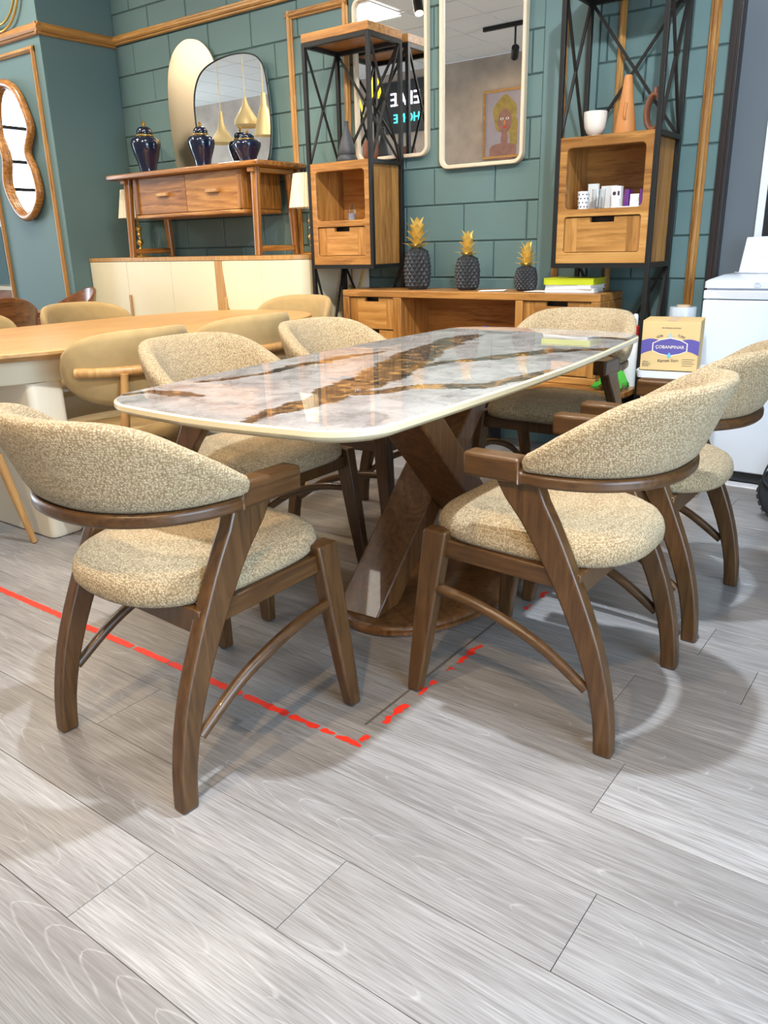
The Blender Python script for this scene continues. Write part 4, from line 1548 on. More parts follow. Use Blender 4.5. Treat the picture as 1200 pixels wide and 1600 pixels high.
wc = thing('water_carton', 'printed cardboard water carton with violet banner next to the fridge', 'carton', (-1.065, 3.585, .5555), math.radians(11))
CW, CD, CHh = .118, .105, .208
MB().box(-CW, CW, -CD, CD, .0, CHh).build('body', 'cardboard', wc, bevel=.003)
for s_ in (-1, 1):
    MB().box(-CW, CW, min(s_ * .001, s_ * (CD - .001)), max(s_ * .001, s_ * (CD - .001)), CHh + .0002, CHh + .003).build('flap', 'cardboard', wc)
MB().box(-.02, .02, -CD - .0006, CD, CHh + .0031, CHh + .0036).build('sealing_tape', 'cardboard_dull', wc)
yf = -CD - .0008
# violet banner: two wings and the hexagonal badge
for s_ in (-1, 1):
    top = [(s_ * (.048 + .07 * t), .118 + .018 * math.sin(PI * (.25 + .6 * t))) for t in [i / 6 for i in range(7)]]
    bot = [(s_ * (.048 + .07 * t), .074 + .016 * math.sin(PI * (.25 + .6 * t)) - .014 * t) for t in [i / 6 for i in range(7)]]
    poly = [(x, yf, z) for x, z in top] + [(x, yf, z) for x, z in reversed(bot)]
    MB().prism(poly, (0, .0006, 0)).build('banner_wing', 'print_violet', wc)
hexo = [(-.068, .086), (-.040, .074), (0, .066), (.040, .074), (.068, .086), (.068, .116), (.040, .130), (0, .138), (-.040, .130), (-.068, .116)]
MB().prism([(x * 1.06, yf - .0003, (z - .101) * 1.10 + .101) for x, z in hexo], (0, .0008, 0)).build('badge_border', 'print_cream', wc)
MB().prism([(x, yf - .0006, z) for x, z in hexo], (0, .0008, 0)).build('badge', 'print_violet', wc)
R90 = (PI / 2, 0, 0)
text('lettering', 'ÇOBANPINAR', 'print_cream', wc, (0, yf - .0010, .101), R90, .0185)
text('lettering', 'GÖK', 'print_dark', wc, (-.044, yf - .0004, .146), (PI / 2, -.28, 0), .013)
text('lettering', 'TÜRK', 'print_dark', wc, (.044, yf - .0004, .146), (PI / 2, .28, 0), .013)
text('lettering', 'Kaynak Suyu', 'print_dark', wc, (-.004, yf - .0004, .044), (PI / 2, -.05, 0), .017, shear=.3)
text('lettering', '100 ml\nBardak Su\n60 Adet', 'print_dark', wc, (-.108, yf - .0004, .028), R90, .0085, align='LEFT')
text('lettering', '100 ml Bardak Su 60 Adet', 'print_dark', wc, (0, yf - .0004, .182), R90, .0075)
for k in range(4):
    MB().box(.055, .105 - .008 * (k % 2), yf - .0002, yf + .0004, .050 - .009 * k, .0516 - .009 * k).build('print_line', 'print_dark', wc)
for k, (dx, hh) in enumerate(((-.010, .016), (0, .024), (.010, .016))):
    MB().prism([(dx - .0018, yf, .136), (dx + .0018, yf, .136), (dx + .0018 + dx * .3, yf, .136 + hh), (dx + dx * .3 - .0018, yf, .136 + hh)], (0, .0006, 0)).build('fountain_jet', 'print_blue', wc)
drop = [(.0085 * math.cos(a), .064 + .0085 * math.sin(a)) for a in [PI * .15 - PI * 1.3 * i / 10 for i in range(11)]] + [(0, .079)]
MB().prism([(x, yf - .0010, z) for x, z in drop], (0, .0008, 0)).build('water_drop', 'print_blue', wc)
roll = thing('film_roll', 'roll of clear stretch film standing behind the water carton', 'film roll', (-1.105, 3.83, .0))
MB().lathe([(.058, .30), (.060, .305), (.060, .795), (.058, .80)], 24).build('film', 'clear_film', roll, smooth=40)
MB().lathe([(.028, .002), (.028, .808)], 20).build('core', 'cardboard_dull', roll, smooth=40)

fr = thing('fridge', 'small white fridge at the right picture edge', 'fridge', (-1.013, 3.80, 0))
MB().box(.0, .545, .05, .325, .06, .885).build('body', 'fridge_white', fr, bevel=.006)
MB().box(.0, .545, .0, .046, .062, .835).build('door', 'fridge_white', fr, bevel=.008, seg=3)
MB().prism([(.055, -.0006, .870), (.49, -.0006, .870), (.465, -.0006, .846), (.085, -.0006, .846)], (0, .002, 0)).build('handle_recess', 'fridge_grey', fr)
MB().box(.0, .545, .0, .046, .8385, .876).build('handle_strip', 'fridge_white', fr, bevel=.004)
MB().box(.01, .535, .012, .05, .876, .885).build('door_gap', 'fridge_grey', fr)
MB().loft([[(x + .2725, y + .165, .886) for x, y in rrect(.549, .334, .02)], [(x + .2725, y + .165, .912) for x, y in rrect(.549, .334, .02)], [(x + .2725, y + .165, .920) for x, y in rrect(.53, .31, .02)], [(x + .2725, y + .19, .940) for x, y in rrect(.44, .22, .02)]]).build('lid', 'fridge_white', fr, smooth=30)
MB().box(.01, .535, .03, .32, .012, .0595).build('plinth', 'panel_black', fr)
for x in (.04, .50):
    for y in (.08, .28):
        MB().lathe([(.016, .0045), (.018, .0118)], 12, (x, y, 0)).build('foot', 'panel_black', fr)
bdg = MB().ring([(.222 + .013 * math.cos(a), -.0042, .900 + .010 * math.sin(a)) for a in [2 * PI * i / 20 for i in range(20)]], .0012, 6).build('badge', 'fridge_grey', fr, smooth=60)
text('badge_letter', 'C', 'fridge_grey', fr, (.222, -.0045, .900), R90, .014)

rt = thing('router', 'white upright router with faint lettering on top of the fridge', 'router', (-.795, 4.02, .9408))
MB().loft([[(x - .0, -.018 + .0, z) for x, z in ((-.128, .0), (.12, .0), (.114, .162), (-.108, .157))], [(x, .018, z) for x, z in ((-.124, .0), (.116, .0), (.11, .160), (-.104, .155))]]).build('body', 'white_plastic', rt, bevel=.004)
MB().box(-.10, .09, -.03, .035, .0004, .006).build('stand', 'white_plastic', rt, bevel=.002)
text('lettering', 'ZYXEL', 'fridge_grey', rt, (-.006, -.0188, .072), R90, .017, spacing=1.25)
for k in range(4):
    MB().box(-.022 + .014 * k, -.018 + .014 * k, -.0190, -.0178, .143, .146).build('status_lamp', 'fridge_grey', rt)
cb = spline([(-.62, 4.08, 1.04), (-.70, 3.965, .966), (-.78, 3.955, .946), (-.88, 3.945, .947), (-.925, 3.97, .946), (-.94, 4.02, .946)], 6)
tag(MB().tube([(p.x, p.y, p.z) for p in cb], .0028, 8).build('router_cable', 'fridge_grey', None, smooth=60), 'thin grey cable curling across the fridge top', 'cable')

# hand trolley whose wheel shows at the right picture edge
wh = thing('hand_trolley', 'hand trolley with a black rubber wheel at the right picture edge', 'trolley', (-.468, 3.34, .1315))
ns = 48
prof = [(.075, -.028), (.110, -.032), (.124, -.022), (.127, 0), (.124, .022), (.110, .032), (.075, .028)]
tyre_me = MB().loft([[(r * math.cos(2 * PI * i / ns), y, r * math.sin(2 * PI * i / ns)) for r, y in prof] for i in range(ns)], False, True).mesh('tyre', 'rubber', 50)
rim_me = MB().loft([[(r * math.cos(2 * PI * i / ns), y, r * math.sin(2 * PI * i / ns)) for i in range(ns)] for r, y in ((.078, -.026), (.070, -.020), (.020, -.020), (.020, .020), (.070, .020), (.078, .026))]).mesh('rim', 'panel_black', 40)
lug_me = MB().box(-.0085, .0085, -.026, .026, .120, .1295).mesh('tread_lug', 'rubber')
for wy in (0.0, 0.37):
    tyre = bpy.data.objects.new('tyre', tyre_me)
    COL.objects.link(tyre)
    tyre.parent = wh
    tyre.location = (0, wy, 0)
    rim = bpy.data.objects.new('rim', rim_me)
    COL.objects.link(rim)
    rim.parent = wh
    rim.location = (0, wy, 0)
    for k in range(28):
        o = bpy.data.objects.new('tread_lug', lug_me)
        COL.objects.link(o)
        o.parent = tyre
        o.rotation_euler = (0, 2 * PI * k / 28, 0)
MB().tube([(0, -.04, 0), (0, .41, 0)], .010, 12).build('axle', 'chrome', wh, smooth=50)
for wy in (.07, .30):
    MB().tube([(.03, wy, -.08), (.05, wy, .40), (.16, wy, .98)], .013, 10).build('upright', 'panel_black', wh, smooth=50)
for t_ in ((.05, .40), (.16, .98)):
    MB().tube([(t_[0], .07, t_[1]), (t_[0], .30, t_[1])], .013, 10).build('cross_bar', 'panel_black', wh, smooth=50)
MB().box(.02, .26,   .06, .31, -.118, -.110).build('toe_plate', 'panel_black', wh)
MB().tube([(p.x, p.y, p.z) for p in spline([(.0, -.040, 0), (-.09, -.045, .03), (-.10, -.045, .10), (-.02, -.02, .26), (.055, .06, .42)], 6)], .004, 8).build('brake_cable', 'panel_black', wh, smooth=60)

# ================================================================== SIDEBOARD, CONSOLE
sd_ = thing('sideboard', 'long cream sideboard with oak inlay and rounded end', 'sideboard', (-4.38, 3.87, 0))
# plan: square left end, rounded right front corner
SX0, SX1, SY0, SY1 = -1.035, 1.045, -.22, .21


def sbplan(e=0.0):
    R_ = .17
    pts = [(SX0 - e, SY0 - e)]
    for i in range(11):
        a = -PI / 2 + PI / 2 * i / 10
        pts.append((SX1 - R_ + (R_ + e) * math.cos(a), SY0 + R_ + (R_ + e) * math.sin(a)))
    pts += [(SX1 + e, SY1), (SX0 - e, SY1)]
    return pts


MB().loft([[(x, y, .07) for x, y in sbplan(-.016)], [(x, y, 1.030) for x, y in sbplan(-.016)]]).build('carcass', 'cream_lacquer', sd_, smooth=40)
MB().loft([[(x, y, 1.0305) for x, y in sbplan(.002)], [(x, y, 1.055) for x, y in sbplan(.002)]]).build('top_board', 'oak_z', sd_, smooth=40)
MB().loft([[(x, y, .004) for x, y in sbplan(-.05)], [(x, y, .0695) for x, y in sbplan(-.05)]]).build('plinth', 'dark_frame', sd_, smooth=40)
cuts = [SX0, -.60, -.115, .325]
for i in range(3):
    a, b_ = cuts[i] + .002, cuts[i + 1] - .002
    d = MB().box(a, b_, SY0, SY0 + .0155, .075, 1.027).build('door', 'cream_lacquer', sd_, bevel=.0015)
MB().prism([(.327, SY0 - .002, 1.027), (.392, SY0 - .002, 1.027), (.425, SY0 - .002, .74), (.50, SY0 - .002, .66), (.50, SY0 - .002, .075), (.327, SY0 - .002, .075)], (0, .017, 0)).build('oak_inlay', 'oak_z', sd_)
dpts = [(.396, 1.027)] + [(.396 + .10 * (1 - math.cos(t)) , .90 - .18 * math.sin(t)) for t in [PI / 2 * i / 8 for i in range(9)]]
MB().prism([(x, SY0, z) for x, z in [(.396, 1.027), (.400, .86), (.412, .77), (.44, .70), (.505, .655), (.505, .075), (.74, .075), (.74, 1.027)]], (0, .0155, 0)).build('door', 'cream_lacquer', sd_, bevel=.0015)
ap = [p for p in sbplan(0.0)[1:12]]
ap2 = [p for p in sbplan(-.0155)[1:12]]
x0_ = .744
loop = [(x0_, SY0)] + ap + [(SX1, SY1 - .01), (SX1 - .0155, SY1 - .01)] + list(reversed(ap2)) + [(x0_, SY0 + .0155)]
MB().prism([(x, y, .075) for x, y in loop], (0, 0, .952)).build('curved_door', 'cream_lacquer', sd_, smooth=40)
for hx in (-.585, .412):
    MB().box(hx - .012, hx + .010, SY0 - .012, SY0 + .001, .55, .80).build('handle', 'oak_z', sd_, bevel=.003)

cs = thing('console_table', 'reddish wood console table with two drawers standing on the sideboard', 'console', (-4.36, 3.88, 1.0555))
f = lambda pts, z: [(x, y, z) for x, y in pts]
tp = rrect(1.50, .46, .025)
MB().loft([f(rrect(1.47, .43, .02), .514), f(rrect(1.495, .455, .025), .520), f(tp, .531), f(rrect(1.495, .455, .025), .5425), f(rrect(1.47, .43, .02), .548)]).build('table_top', 'console_x', cs, smooth=50)
MB().box(-.52, .545, -.165, .185, .255, .280).build('box_bottom', 'console_x', cs, bevel=.008, seg=3)
for xa, xb in ((-.52, -.480), (.505, .545)):
    MB().box(xa, xb, -.172, .185, .2805, .5135).build('box_side', 'console_z', cs, bevel=.006, seg=2)
MB().box(-.4795, .5045, .165, .180, .2805, .5135).build('box_back', 'console_x', cs)
for xa, xb in ((-.478, .010), (.014, .503)):
    d = MB().box(xa, xb, -.160, -.140, .2825, .512).build('drawer', 'console_x', cs, bevel=.002)
    c_ = (xa + xb) / 2 + .02
    MB().box(c_ - .055, c_ + .055, -.186, -.1605, .388, .410).build('handle', 'oak_z', d, bevel=.004)
for sx in (-1, 1):
    xl = -.600 if sx < 0 else .660
    for sy in (-1, 1):
        MB().tube([(xl, sy * .175, .002), (xl - sx * .005, sy * .150, .5135)], [.024, .031], 12).build('leg', 'console_z', cs, smooth=50)
    MB().beam((xl, -.155, .042), (xl, .155, .042), .030, .034).build('foot_rail', 'console_y', cs, bevel=.005)
    MB().beam((xl - sx * .005, -.20, .4985), (xl - sx * .005, .20, .4985), .05, .028).build('top_rail', 'console_y', cs, bevel=.005)
CT = 1.0555 + .5485


def ginger_jar(x, y, r, h, label):
    root = thing('ginger_jar', label, 'jar', (x, y, CT), 0, 'navy ginger jars on the console')
    b = h * .70
    MB().lathe([(r * .55, 0), (r * .58, .004), (r * .56, b * .10), (r * .66, b * .30), (r * .86, b * .55), (r * .99, b * .75), (r * 1.0, b * .86), (r * .90, b * .95), (r * .62, b * 1.0), (r * .50, b * 1.01)], 32).build('body', 'navy_glaze', root, smooth=60)
    MB().lathe([(r * .52, b * 1.011), (r * .60, b * 1.02), (r * .60, b * 1.045), (r * .52, b * 1.055)], 32).build('gold_band', 'gold', root, smooth=60)
    l0 = b * 1.056
    lid = MB().lathe([(r * .50, l0), (r * .54, l0 + h * .02), (r * .52, l0 + h * .08), (r * .40, l0 + h * .13), (r * .15, l0 + h * .155)], 32).build('lid', 'navy_glaze', root, smooth=60)
    MB().lathe([(r * .13, l0 + h * .156), (r * .16, l0 + h * .18), (r * .08, l0 + h * .205), (r * .12, l0 + h * .225), (r * .02, l0 + h * .26)], 16).build('finial', 'gold', lid, smooth=60)
    return root


ginger_jar(-4.87, 3.85, .102, .345, 'tallest navy ginger jar with gold finial at the left end of the console')
ginger_jar(-4.30, 3.85, .088, .285, 'middle-sized navy ginger jar in front of the bronze mirror')
ginger_jar(-3.868, 3.84, .086, .195, 'squat navy ginger jar in front of the rounded mirror')


def table_lamp(x, y, label):
    root = thing('table_lamp', label, 'lamp', (x, y, 1.0555), 0, 'gold ball lamps on the sideboard')
    MB().lathe([(.062, .001), (.064, .008), (.05, .014), (.012, .022)], 28).build('base', 'gold', root, smooth=60)
    pr = [(.007, .0225)]
    for c_, R_ in ((.055, .016), (.105, .026), (.160, .018), (.200, .022)):
        pr += [(.007, c_ - R_)] + [(max(.007, R_ * math.sin(PI * i / 8)), c_ - R_ * math.cos(PI * i / 8)) for i in range(1, 8)] + [(.007, c_ + R_)]
    pr += [(.007, .30)]
    MB().lathe(pr, 20).build('stem', 'gold', root, smooth=60)
    n = 80
    rings = []
    for rr_, z in ((.132, .275), (.098, .470), (.096, .470), (.130, .275)):
        rings.append([((rr_ + .0025 * (1 if i % 2 else -1)) * math.cos(2 * PI * i / n), (rr_ + .0025 * (1 if i % 2 else -1)) * math.sin(2 * PI * i / n), z) for i in range(n)])
    MB().loft(rings, False, True).build('pleated_shade', 'shade_cloth', root)
    return root


table_lamp(-3.455, 3.94, 'table lamp with pleated cream shade between console and shelving unit')
table_lamp(-5.16, 3.93, 'table lamp with pleated cream shade behind the left console leg')

# cream panel with a gilded twig behind the left shelving unit
cp = thing('cream_panel', 'cream panel with a gilt twig leaning behind the left shelving unit', 'panel', (-3.225, 4.082, 0))
MB().box(-.09, .10, -.004, .008, .002, .98).build('board', 'cream_pale', cp, bevel=.003)
for pts in (((.0, -.010, .70), (.02, -.012, .80), (.05, -.010, .90), (.07, -.010, .96)), ((.03, -.012, .83), (-.02, -.014, .85), (-.05, -.012, .86)), ((.02, -.012, .78), (.0, -.012, .74), (-.03, -.012, .73))):
    MB().tube([(p.x, p.y, p.z) for p in spline(pts, 4)], .006, 6).build('twig', 'gold_paint', cp, smooth=60)

# ================================================================== MIRRORS
def outline_mirror(name, pts, y, label, mat, frame_mat, fr_r, depth=.012, k=6):
    root = thing(name, label, 'mirror', (0, 0, 0))
    cx = sum(p[0] for p in pts) / len(pts)
    zb = min(p[1] for p in pts)
    root.location = (cx, y, zb)
    lp = [(p[0] - cx, p[1] - zb) for p in spline_loop(pts, k)]
    if fr_r:
        MB().ring([(x, -fr_r * .3, z) for x, z in lp], fr_r, 10).build('frame', frame_mat, root, smooth=60)
    m = MB().prism([(x, 0, z) for x, z in lp], (0, depth, 0)).build('glass', mat, root)
    return root


outline_mirror('bronze_mirror', [(-4.800, 1.612), (-4.835, 1.80), (-4.845, 2.05), (-4.815, 2.26), (-4.74, 2.38), (-4.61, 2.435), (-4.46, 2.40), (-4.36, 2.29), (-4.31, 2.10), (-4.29, 1.85), (-4.29, 1.63), (-4.45, 1.609), (-4.65, 1.609)], 4.065, 'tall organic bronze mirror leaning behind the rounded mirror', 'mirror_bronze', None, 0)
outline_mirror('rounded_mirror', [(-4.46, 1.612), (-4.515, 1.75), (-4.54, 2.00), (-4.50, 2.15), (-4.40, 2.235), (-4.20, 2.275), (-4.00, 2.265), (-3.885, 2.20), (-3.845, 2.05), (-3.835, 1.85), (-3.86, 1.68), (-3.92, 1.612), (-4.10, 1.609), (-4.30, 1.609)], 4.030, 'rounded frameless mirror with black rim on the console', 'mirror', 'black_metal', .0045)
outline_mirror('wavy_mirror', [(-5.87, 2.25), (-5.74, 2.18), (-5.66, 2.04), (-5.635, 1.93), (-5.715, 1.79), (-5.66, 1.66), (-5.645, 1.50), (-5.75, 1.385), (-5.88, 1.36), (-5.99, 1.44), (-6.06, 1.60), (-6.02, 1.78), (-6.08, 1.95), (-6.05, 2.13), (-5.97, 2.23)], 3.478, 'tall wavy mirror in a brown wooden frame on the pilaster', 'mirror', 'console_x', .030)


def rect_mirror(x0, x1, z0, z1, label):
    root = thing('rectangular_mirror', label, 'mirror', ((x0 + x1) / 2, 4.078, z0), 0, 'beige framed mirrors on the block wall')
    w_, h = x1 - x0, z1 - z0
    fw_, r = .020, .055
    A = [(x, z + h / 2) for x, z in rrect(w_, h, r, 6)]
    A2 = [(x, z + h / 2) for x, z in rrect(w_ - .006, h - .006, r - .003, 6)]
    B2 = [(x, z + h / 2) for x, z in rrect(w_ - 2 * fw_ + .006, h - 2 * fw_ + .006, r - fw_ + .003, 6)]
    B = [(x, z + h / 2) for x, z in rrect(w_ - 2 * fw_, h - 2 * fw_, r - fw_, 6)]
    g = lambda P, y: [(x, y, z) for x, z in P]
    MB().loft([g(A, .018), g(A, -.012), g(A2, -.016), g(B2, -.016), g(B, -.012), g(B, .018)], False, True).build('frame', 'frame_beige', root, smooth=35)
    MB().prism(g(B, .002), (0, .006, 0)).build('glass', 'mirror', root)
    return root


rect_mirror(-3.185, -2.670, 1.575, 2.430, 'beige framed mirror hanging behind the left shelving unit')
rect_mirror(-2.592, -2.074, 1.495, 2.390, 'beige framed mirror hanging alone between the shelving units')

# gold rings on the pilaster above the rail
rg = thing('ring_ornament', 'gold double-ring wall ornament above the pilaster rail', 'ornament', (-5.825, 3.475, 2.853))
for R_ in (.285, .243):
    MB().ring([(R_ * math.cos(a), 0, R_ * math.sin(a)) for a in [2 * PI * i / 64 for i in range(64)]], .008, 8).build('ring', 'gold', rg, smooth=60)
for a in (0.4, 2.5, 4.6):
    MB().tube([(.243 * math.cos(a), 0, .243 * math.sin(a)), (.285 * math.cos(a), 0, .285 * math.sin(a))], .005, 8).build('spacer', 'gold', rg)
    MB().tube([(.285 * math.cos(a), 0, .285 * math.sin(a)), (.285 * math.cos(a), .024, .285 * math.sin(a))], .005, 8).build('spacer', 'gold', rg)

# ================================================================== ORNAMENTS ON THE SHELVING UNITS
UT = 1.5530
v = thing('grey_vase', 'dark grey bottle vase with narrow neck on the left shelving unit', 'vase', (-3.12, 3.90, UT))
MB().lathe([(.048, 0), (.056, .008), (.060, .022), (.056, .038), (.044, .048), (.050, .056), (.049, .075), (.040, .110), (.026, .150), (.015, .185), (.012, .215), (.015, .224), (.012, .226)], 28).build('body', 'grey_clay', v, smooth=50)
v2 = thing('brown_cup', 'brown clay cup beside the grey vase on the left shelving unit', 'cup', (-2.94, 3.89, UT))
MB().lathe([(.022, 0), (.036, .010), (.044, .035), (.045, .075), (.040, .105), (.036, .104), (.040, .070), (.034, .02)], 24).build('body', 'brown_clay', v2, smooth=50)
bw = thing('white_bowl', 'off-white footed cup on the right shelving unit', 'cup', (-1.598, 3.86, UT))
MB().lathe([(.022, 0), (.024, .006), (.020, .012), (.036, .022), (.047, .045), (.052, .080), (.053, .112), (.050, .112), (.048, .080), (.038, .035), (.010, .024)], 32).build('body', 'bowl_white', bw, smooth=50)
cv = thing('cone_vase', 'tall orange cone vase with a side handle on the right shelving unit', 'vase', (-1.452, 3.86, UT))
MB().lathe([(.049, 0), (.050, .005), (.032, .130), (.018, .238), (.016, .246), (.010, .247)], 32).build('body', 'terracotta', cv, smooth=50)
MB().tube([(.010, -.040, .062), (.014, -.054, .075), (.014, -.046, .115), (.010, -.034, .128)], .006, 8).build('handle', 'terracotta', cv, smooth=60)
rv = thing('ring_bottle', 'brown clay ring-shaped bottle beside the orange cone', 'vase', (-1.326, 3.87, UT))
lp = [(.034 * math.cos(a) * (1 if abs(math.cos(a)) < 2 else 1), 0, .084 + .072 * math.sin(a)) for a in [2 * PI * i / 36 for i in range(36)]]
rings = []
for i, p in enumerate(lp):
    q0, q1 = Vector(lp[i - 1]), Vector(lp[(i + 1) % 36])
    t = (q1 - q0).normalized()
    u = t.cross(Vector((0, 1, 0))).normalized()
    rings.append([Vector(p) + u * (.013 * math.cos(2 * PI * j / 12)) + Vector((0, .026 * math.sin(2 * PI * j / 12), 0)) for j in range(12)])
MB().loft(rings, False, True).build('ring_body', 'brown_clay', rv, smooth=60)
MB().lathe([(.012, .164), (.009, .172), (.010, .184), (.007, .186)], 14).build('neck', 'brown_clay', rv, smooth=60)
MB().box(-.022, .022, -.022, .022, .0, .008).build('foot', 'brown_clay', rv, bevel=.003)

# small things in the right cabinet
SH = 1.2385
dc = thing('dotted_cup', 'white paper cup with black dots in the right cabinet', 'cup', (-1.618, 3.815, SH))
MB().lathe([(.022, 0), (.027, .082), (.025, .082), (.020, .004)], 24).build('body', 'paper', dc, smooth=40)
for rz in range(4):
    for k in range(9):
        a = 2 * PI * (k + .5 * (rz % 2)) / 9
        z = .014 + .018 * rz
        R_ = .0222 + .005 * z / .082
        MB().box(-.003, .003, -.0007, .0007, -.003, .003).build('dot', 'print_dark', dc).matrix_local = Matrix.Translation((R_ * math.sin(a), -R_ * math.cos(a), z)) @ Matrix.Rotation(a, 4, 'Z') @ Matrix.Rotation(PI / 4, 4, 'Y')
gl = tag(MB().lathe([(.028, 0), (.031, .088), (.029, .088), (.026, .006)], 24).build('glass_tumbler', 'clear_glass', None, smooth=40), 'clear glass tumbler among the boxes in the right cabinet', 'glass')
gl.location = (-1.540, 3.815, SH)
for (x, y, w_, d_, h, mt, lab) in ((-1.600, 3.895, .050, .02, .118, 'paper', 'tall white card box behind the dotted cup'),
                                (-1.520, 3.90, .075, .03, .105, 'paper', 'wide white box behind the glass tumbler'),
                                (-1.462, 3.845, .045, .03, .098, 'paper', 'white box with a round black mark in the right cabinet'),
                                (-1.446, 3.800, .030, .02, .042, 'paper', 'little white box in front of the marked box'),
                                (-1.412, 3.855, .022, .04, .082, 'purple', 'narrow purple box in the right cabinet'),
                                (-1.375, 3.850, .042, .035, .030, 'paper', 'flat white box, lower one of two, in the right cabinet'),
                                (-1.322, 3.835, .042, .045, .078, 'purple', 'dark purple box at the right end of the cabinet')):
    b_ = thing('gift_box', lab, 'box', (x, y, SH), random.uniform(-.1, .1), 'small boxes in the right cabinet')
    MB().box(-w_ / 2, w_ / 2, -d_ / 2, d_ / 2, .0006, h - .003).build('body', mt, b_, bevel=.001)
    MB().box(-w_ / 2 - .0005, w_ / 2 + .0005, -d_ / 2 - .0005, d_ / 2 + .0005, h - .0028, h).build('lid', mt, b_)
    if 'round black' in lab:
        MB().tube([(-.008, -d_ / 2 - .0008, h * .68), (-.008, -d_ / 2, h * .68)], .009, 16).build('round_mark', 'print_dark', b_)
        MB().box(.008, .018, -d_ / 2 - .0008, -d_ / 2, h * .58, h * .78).build('square_mark', 'print_dark', b_)
o = tag(MB().box(-.04, .04, -.03, .03, 0, .03).build('gift_box', 'paper', None, bevel=.001), 'flat white box, upper one of two, in the right cabinet', 'box', 'small boxes in the right cabinet')
o.scale = (.5, .55, 1)
o.location = (-1.375, 3.850, SH + .0305)
o = tag(MB().box(-.075, .075, -.02, .02, 0, .006).build('paper_slip', 'paper', None), 'white paper strip lying along the cabinet shelf edge', 'paper')
o.location = (-1.385, 3.789, SH + .0005)
for (x, y, lab) in ((-3.035, 3.82, 'clear perfume flask with black stopper, left one in the left cabinet'), (-2.915, 3.83, 'clear perfume flask, right one in the left cabinet')):
    b_ = thing('perfume_flask', lab, 'bottle', (x, y, SH), 0, 'flasks in the left cabinet')
    MB().box(-.021, .021, -.014, .014, .0006, .060).build('flask', 'clear_glass', b_, bevel=.003)
    MB().box(-.016, .016, -.010, .010, .005, .04).build('content', 'fridge_grey', b_)
    MB().lathe([(.006, .0605), (.006, .070), (.003, .090)], 10).build('stopper', 'panel_black', b_, smooth=40)

# ================================================================== RED TAPE ON THE FLOOR
def tape(name, along, fixed, spans, width, label):
    root = thing(name, label, 'floor tape', (0, 0, 0))
    root.location = (spans[0][0], fixed, 0) if along == 'x' else (fixed, spans[0][0], 0)
    rg_ = random.Random(11)
    for a, b_, wk in spans:
        n = max(4, int((b_ - a) / .012))
        up_, dn = [], []
        for i in range(n + 1):
            t = a + (b_ - a) * i / n
            j = wk * width
            e = 1.0 if 0 < i < n else .75
            up_.append((t, width * .5 * e - rg_.random() * j))
            dn.append((t, -width * .5 * e + rg_.random() * j))
        v = []
        for (t, u) in up_:
            v.append((t - spans[0][0], u))
        for (t, u) in dn:
            v.append((t - spans[0][0], u))
        m = MB()
        top = [((p[0], p[1], .0009) if along == 'x' else (p[1], p[0], .0009)) for p in v]
        bot = [((p[0], p[1], .0003) if along == 'x' else (p[1], p[0], .0003)) for p in v]
        k = n + 1
        fs = [(i, i + 1, k + i + 1, k + i) for i in range(n)]
        m.add(top, fs)
        m.build('tape_piece', 'red_tape', root)
    return root


tape('red_tape', 'x', 1.201, [(-2.75, -1.830, .12), (-1.818, -1.668, .15), (-1.662, -1.375, .12), (-1.365, -1.21, .25), (-1.203, -1.11, .35), (-1.100, -1.06, .4), (-1.052, -.979, .30)], .026, 'red tape line on the floor running under the near armchair')
tape('red_tape', 'y', -.992, [(1.2145, 1.245, .35), (1.305, 1.405, .45), (1.455, 1.54, .55), (1.60, 1.625, .6), (1.65, 1.78, .55), (2.06, 2.10, .6), (2.16, 2.22, .6)], .027, 'broken red tape line running under the right armchairs')
tag(MB().box(-1.027, -1.021, 1.275, 1.93, .0002, .0012).build('trim_strip', 'floor_joint'), 'thin dark strip beside the broken red tape', kind='structure')  # narrow dark strip laid over the planks

# ================================================================== BEYOND THE PILASTER (far left sliver)
fs_ = thing('far_cabinet', 'brown framed cabinet far behind the pilaster', 'cabinet', (-8.1, 5.0, 0))
MB().box(-1.2, 1.2, -.18, .18, .02, .72).build('body', 'brown_wood', fs_)
MB().box(-1.25, 1.25, -.2, .19, .7205, .76).build('top_board', 'frame_beige', fs_)
ps = tag(MB().box(-1.2, 1.2, 0, .04, 0, .55).build('wall_panel', 'dark_frame'), 'dark framed panel on the wall far left', 'panel')
ps.location = (-8.1, 5.155, .82)
pw = tag(MB().box(-1.25, 1.25, 0, .05, 0, 1.6).build('wall_panel', 'white_plastic'), 'pale panel on the wall far left above the cabinet', 'panel')
pw.location = (-8.1, 5.145, 1.40)
for k in range(2):
    c_ = thing('paper_cup', 'white cup on the far cabinet, %s' % ('left one' if k else 'right one'), 'cup', (-7.55 - k * .16, 4.92, .7605), 0, 'cups on the far cabinet')
    MB().lathe([(.035, 0), (.045, .11), (.042, .11), (.033, .006)], 20).build('body', 'white_plastic', c_, smooth=40)
    MB().lathe([(.047, .1101), (.047, .122), (.040, .126)], 20).build('lid', 'white_plastic', c_, smooth=40)

# ================================================================== WHAT THE MIRRORS SHOW (other side of the room)
pt = thing('portrait_painting', 'painted portrait of a woman with golden hair on the stone wall', 'painting', (-5.39, FY + .012, 2.17))
MB().box(-.30, .30, -.010, .012, 0, .78).build('canvas', 'canvas_lilac', pt)
for (xa, xb, za, zb) in ((-.315, .315, -.015, .012), (-.315, .315, .768, .795), (-.315, -.288, .012, .768), (.288, .315, .012, .768)):
    MB().box(xa, xb, -.011, .022, za, zb).build('frame_bar', 'moulding_x', pt)


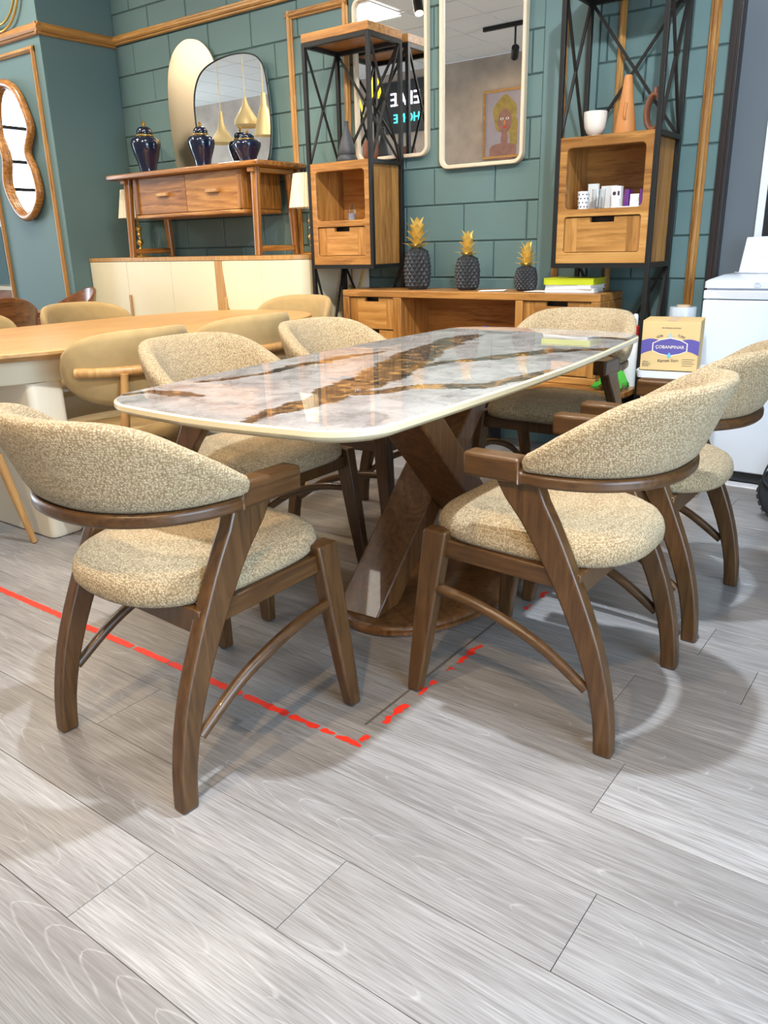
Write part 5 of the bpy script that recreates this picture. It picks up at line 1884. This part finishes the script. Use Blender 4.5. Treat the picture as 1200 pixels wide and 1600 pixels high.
def blob(name, mt, cx, cz, rx, rz_, y, n=28, wob=0.0, sq=2.0):
    pts = []
    for i in range(n):
        a = 2 * PI * i / n
        r = (abs(math.cos(a)) ** sq + abs(math.sin(a)) ** sq) ** (-1 / sq) * (1 + wob * math.sin(5 * a + cx * 40))
        pts.append((cx + rx * r * math.cos(a), y, cz + rz_ * r * math.sin(a)))
    return MB().prism(pts, (0, .001, 0)).build(name, mt, pt)


blob('hair', 'hair_paint', 0, .50, .17, .22, .0125, wob=.06)
blob('hair', 'hair_paint', .13, .28, .06, .22, .0127, wob=.1)
blob('shoulders', 'skin_paint', -.02, .06, .20, .10, .0130, sq=3)
blob('neck', 'skin_paint', 0, .20, .05, .12, .0132)
blob('face', 'skin_paint', 0, .42, .10, .145, .0140)
for s_ in (-1, 1):
    blob('eye', 'paper', s_ * .04, .45, .024, .014, .0150, 14)
    blob('pupil', 'print_dark', s_ * .04, .45, .010, .011, .0160, 12)
blob('mouth', 'label_red', 0, .35, .030, .010, .0150, 14)
blob('nose', 'terracotta', 0, .405, .012, .035, .0150, 12)

sg = thing('neon_sign', 'black panel with violet and teal glowing lettering on the stone wall', 'sign', (-6.95, FY + .02, 2.60))
MB().box(-.55, .55, -.018, .012, 0, .66).build('panel', 'panel_black', sg, bevel=.004)
text('lettering', 'EFAE', 'neon_violet', sg, (0, .016, .42), (PI / 2, 0, PI), .24, extrude=.004)
text('lettering', 'HOME', 'neon_teal', sg, (.02, .016, .18), (PI / 2, 0, PI), .16, extrude=.004)


def pendant(x, y, zb, r, h, label, mt='pendant_gold', prof=None):
    root = thing('pendant_lamp', label, 'lamp', (x, y, zb), 0, 'pendant lamps over the far tables')
    pf = prof or [(1, 0), (.93, .06), (.62, .22), (.32, .42), (.17, .65), (.12, 1.0)]
    o_ = [(r * a, h * b_) for a, b_ in pf]
    i_ = [(max(.001, r * a - .004), h * b_) for a, b_ in reversed(pf)]
    MB().loft([[(q * math.cos(2 * PI * j / 28), q * math.sin(2 * PI * j / 28), z) for j in range(28)] for q, z in o_ + i_], False, True).build('shade', mt, root, smooth=50)
    MB().tube([(0, 0, h - .01), (0, 0, CEIL - zb - .002)], .004, 8).build('cord', 'pendant_gold', root)


pendant(-7.30, 1.2, 2.24, .165, .33, 'low wide gold pendant lamp, widest of the gold three')
pendant(-6.90, 1.2, 2.37, .135, .30, 'gold pendant lamp hung highest of the gold three', prof=[(.8, 0), (1, .08), (.95, .25), (.55, .52), (.25, .75), (.10, 1.0)])
pendant(-6.62, 1.2, 2.26, .125, .42, 'slim cream pendant lamp of the gold three', mt='pendant_gold', prof=[(1, 0), (.95, .08), (.70, .35), (.42, .62), (.26, .72), (.22, 1.0)])
pendant(-6.10, 0.0, 2.72, .085, .24, 'glowing yellow pendant shade, upper one', mt='yellow_glow', prof=[(.7, 0), (1, .25), (.95, .6), (.5, .9), (.1, 1.0)])
pendant(-6.28, 0.1, 2.52, .085, .24, 'glowing yellow pendant shade, lower one', mt='yellow_glow', prof=[(1, 0), (.95, .3), (.7, .6), (.4, .9), (.1, 1.0)])
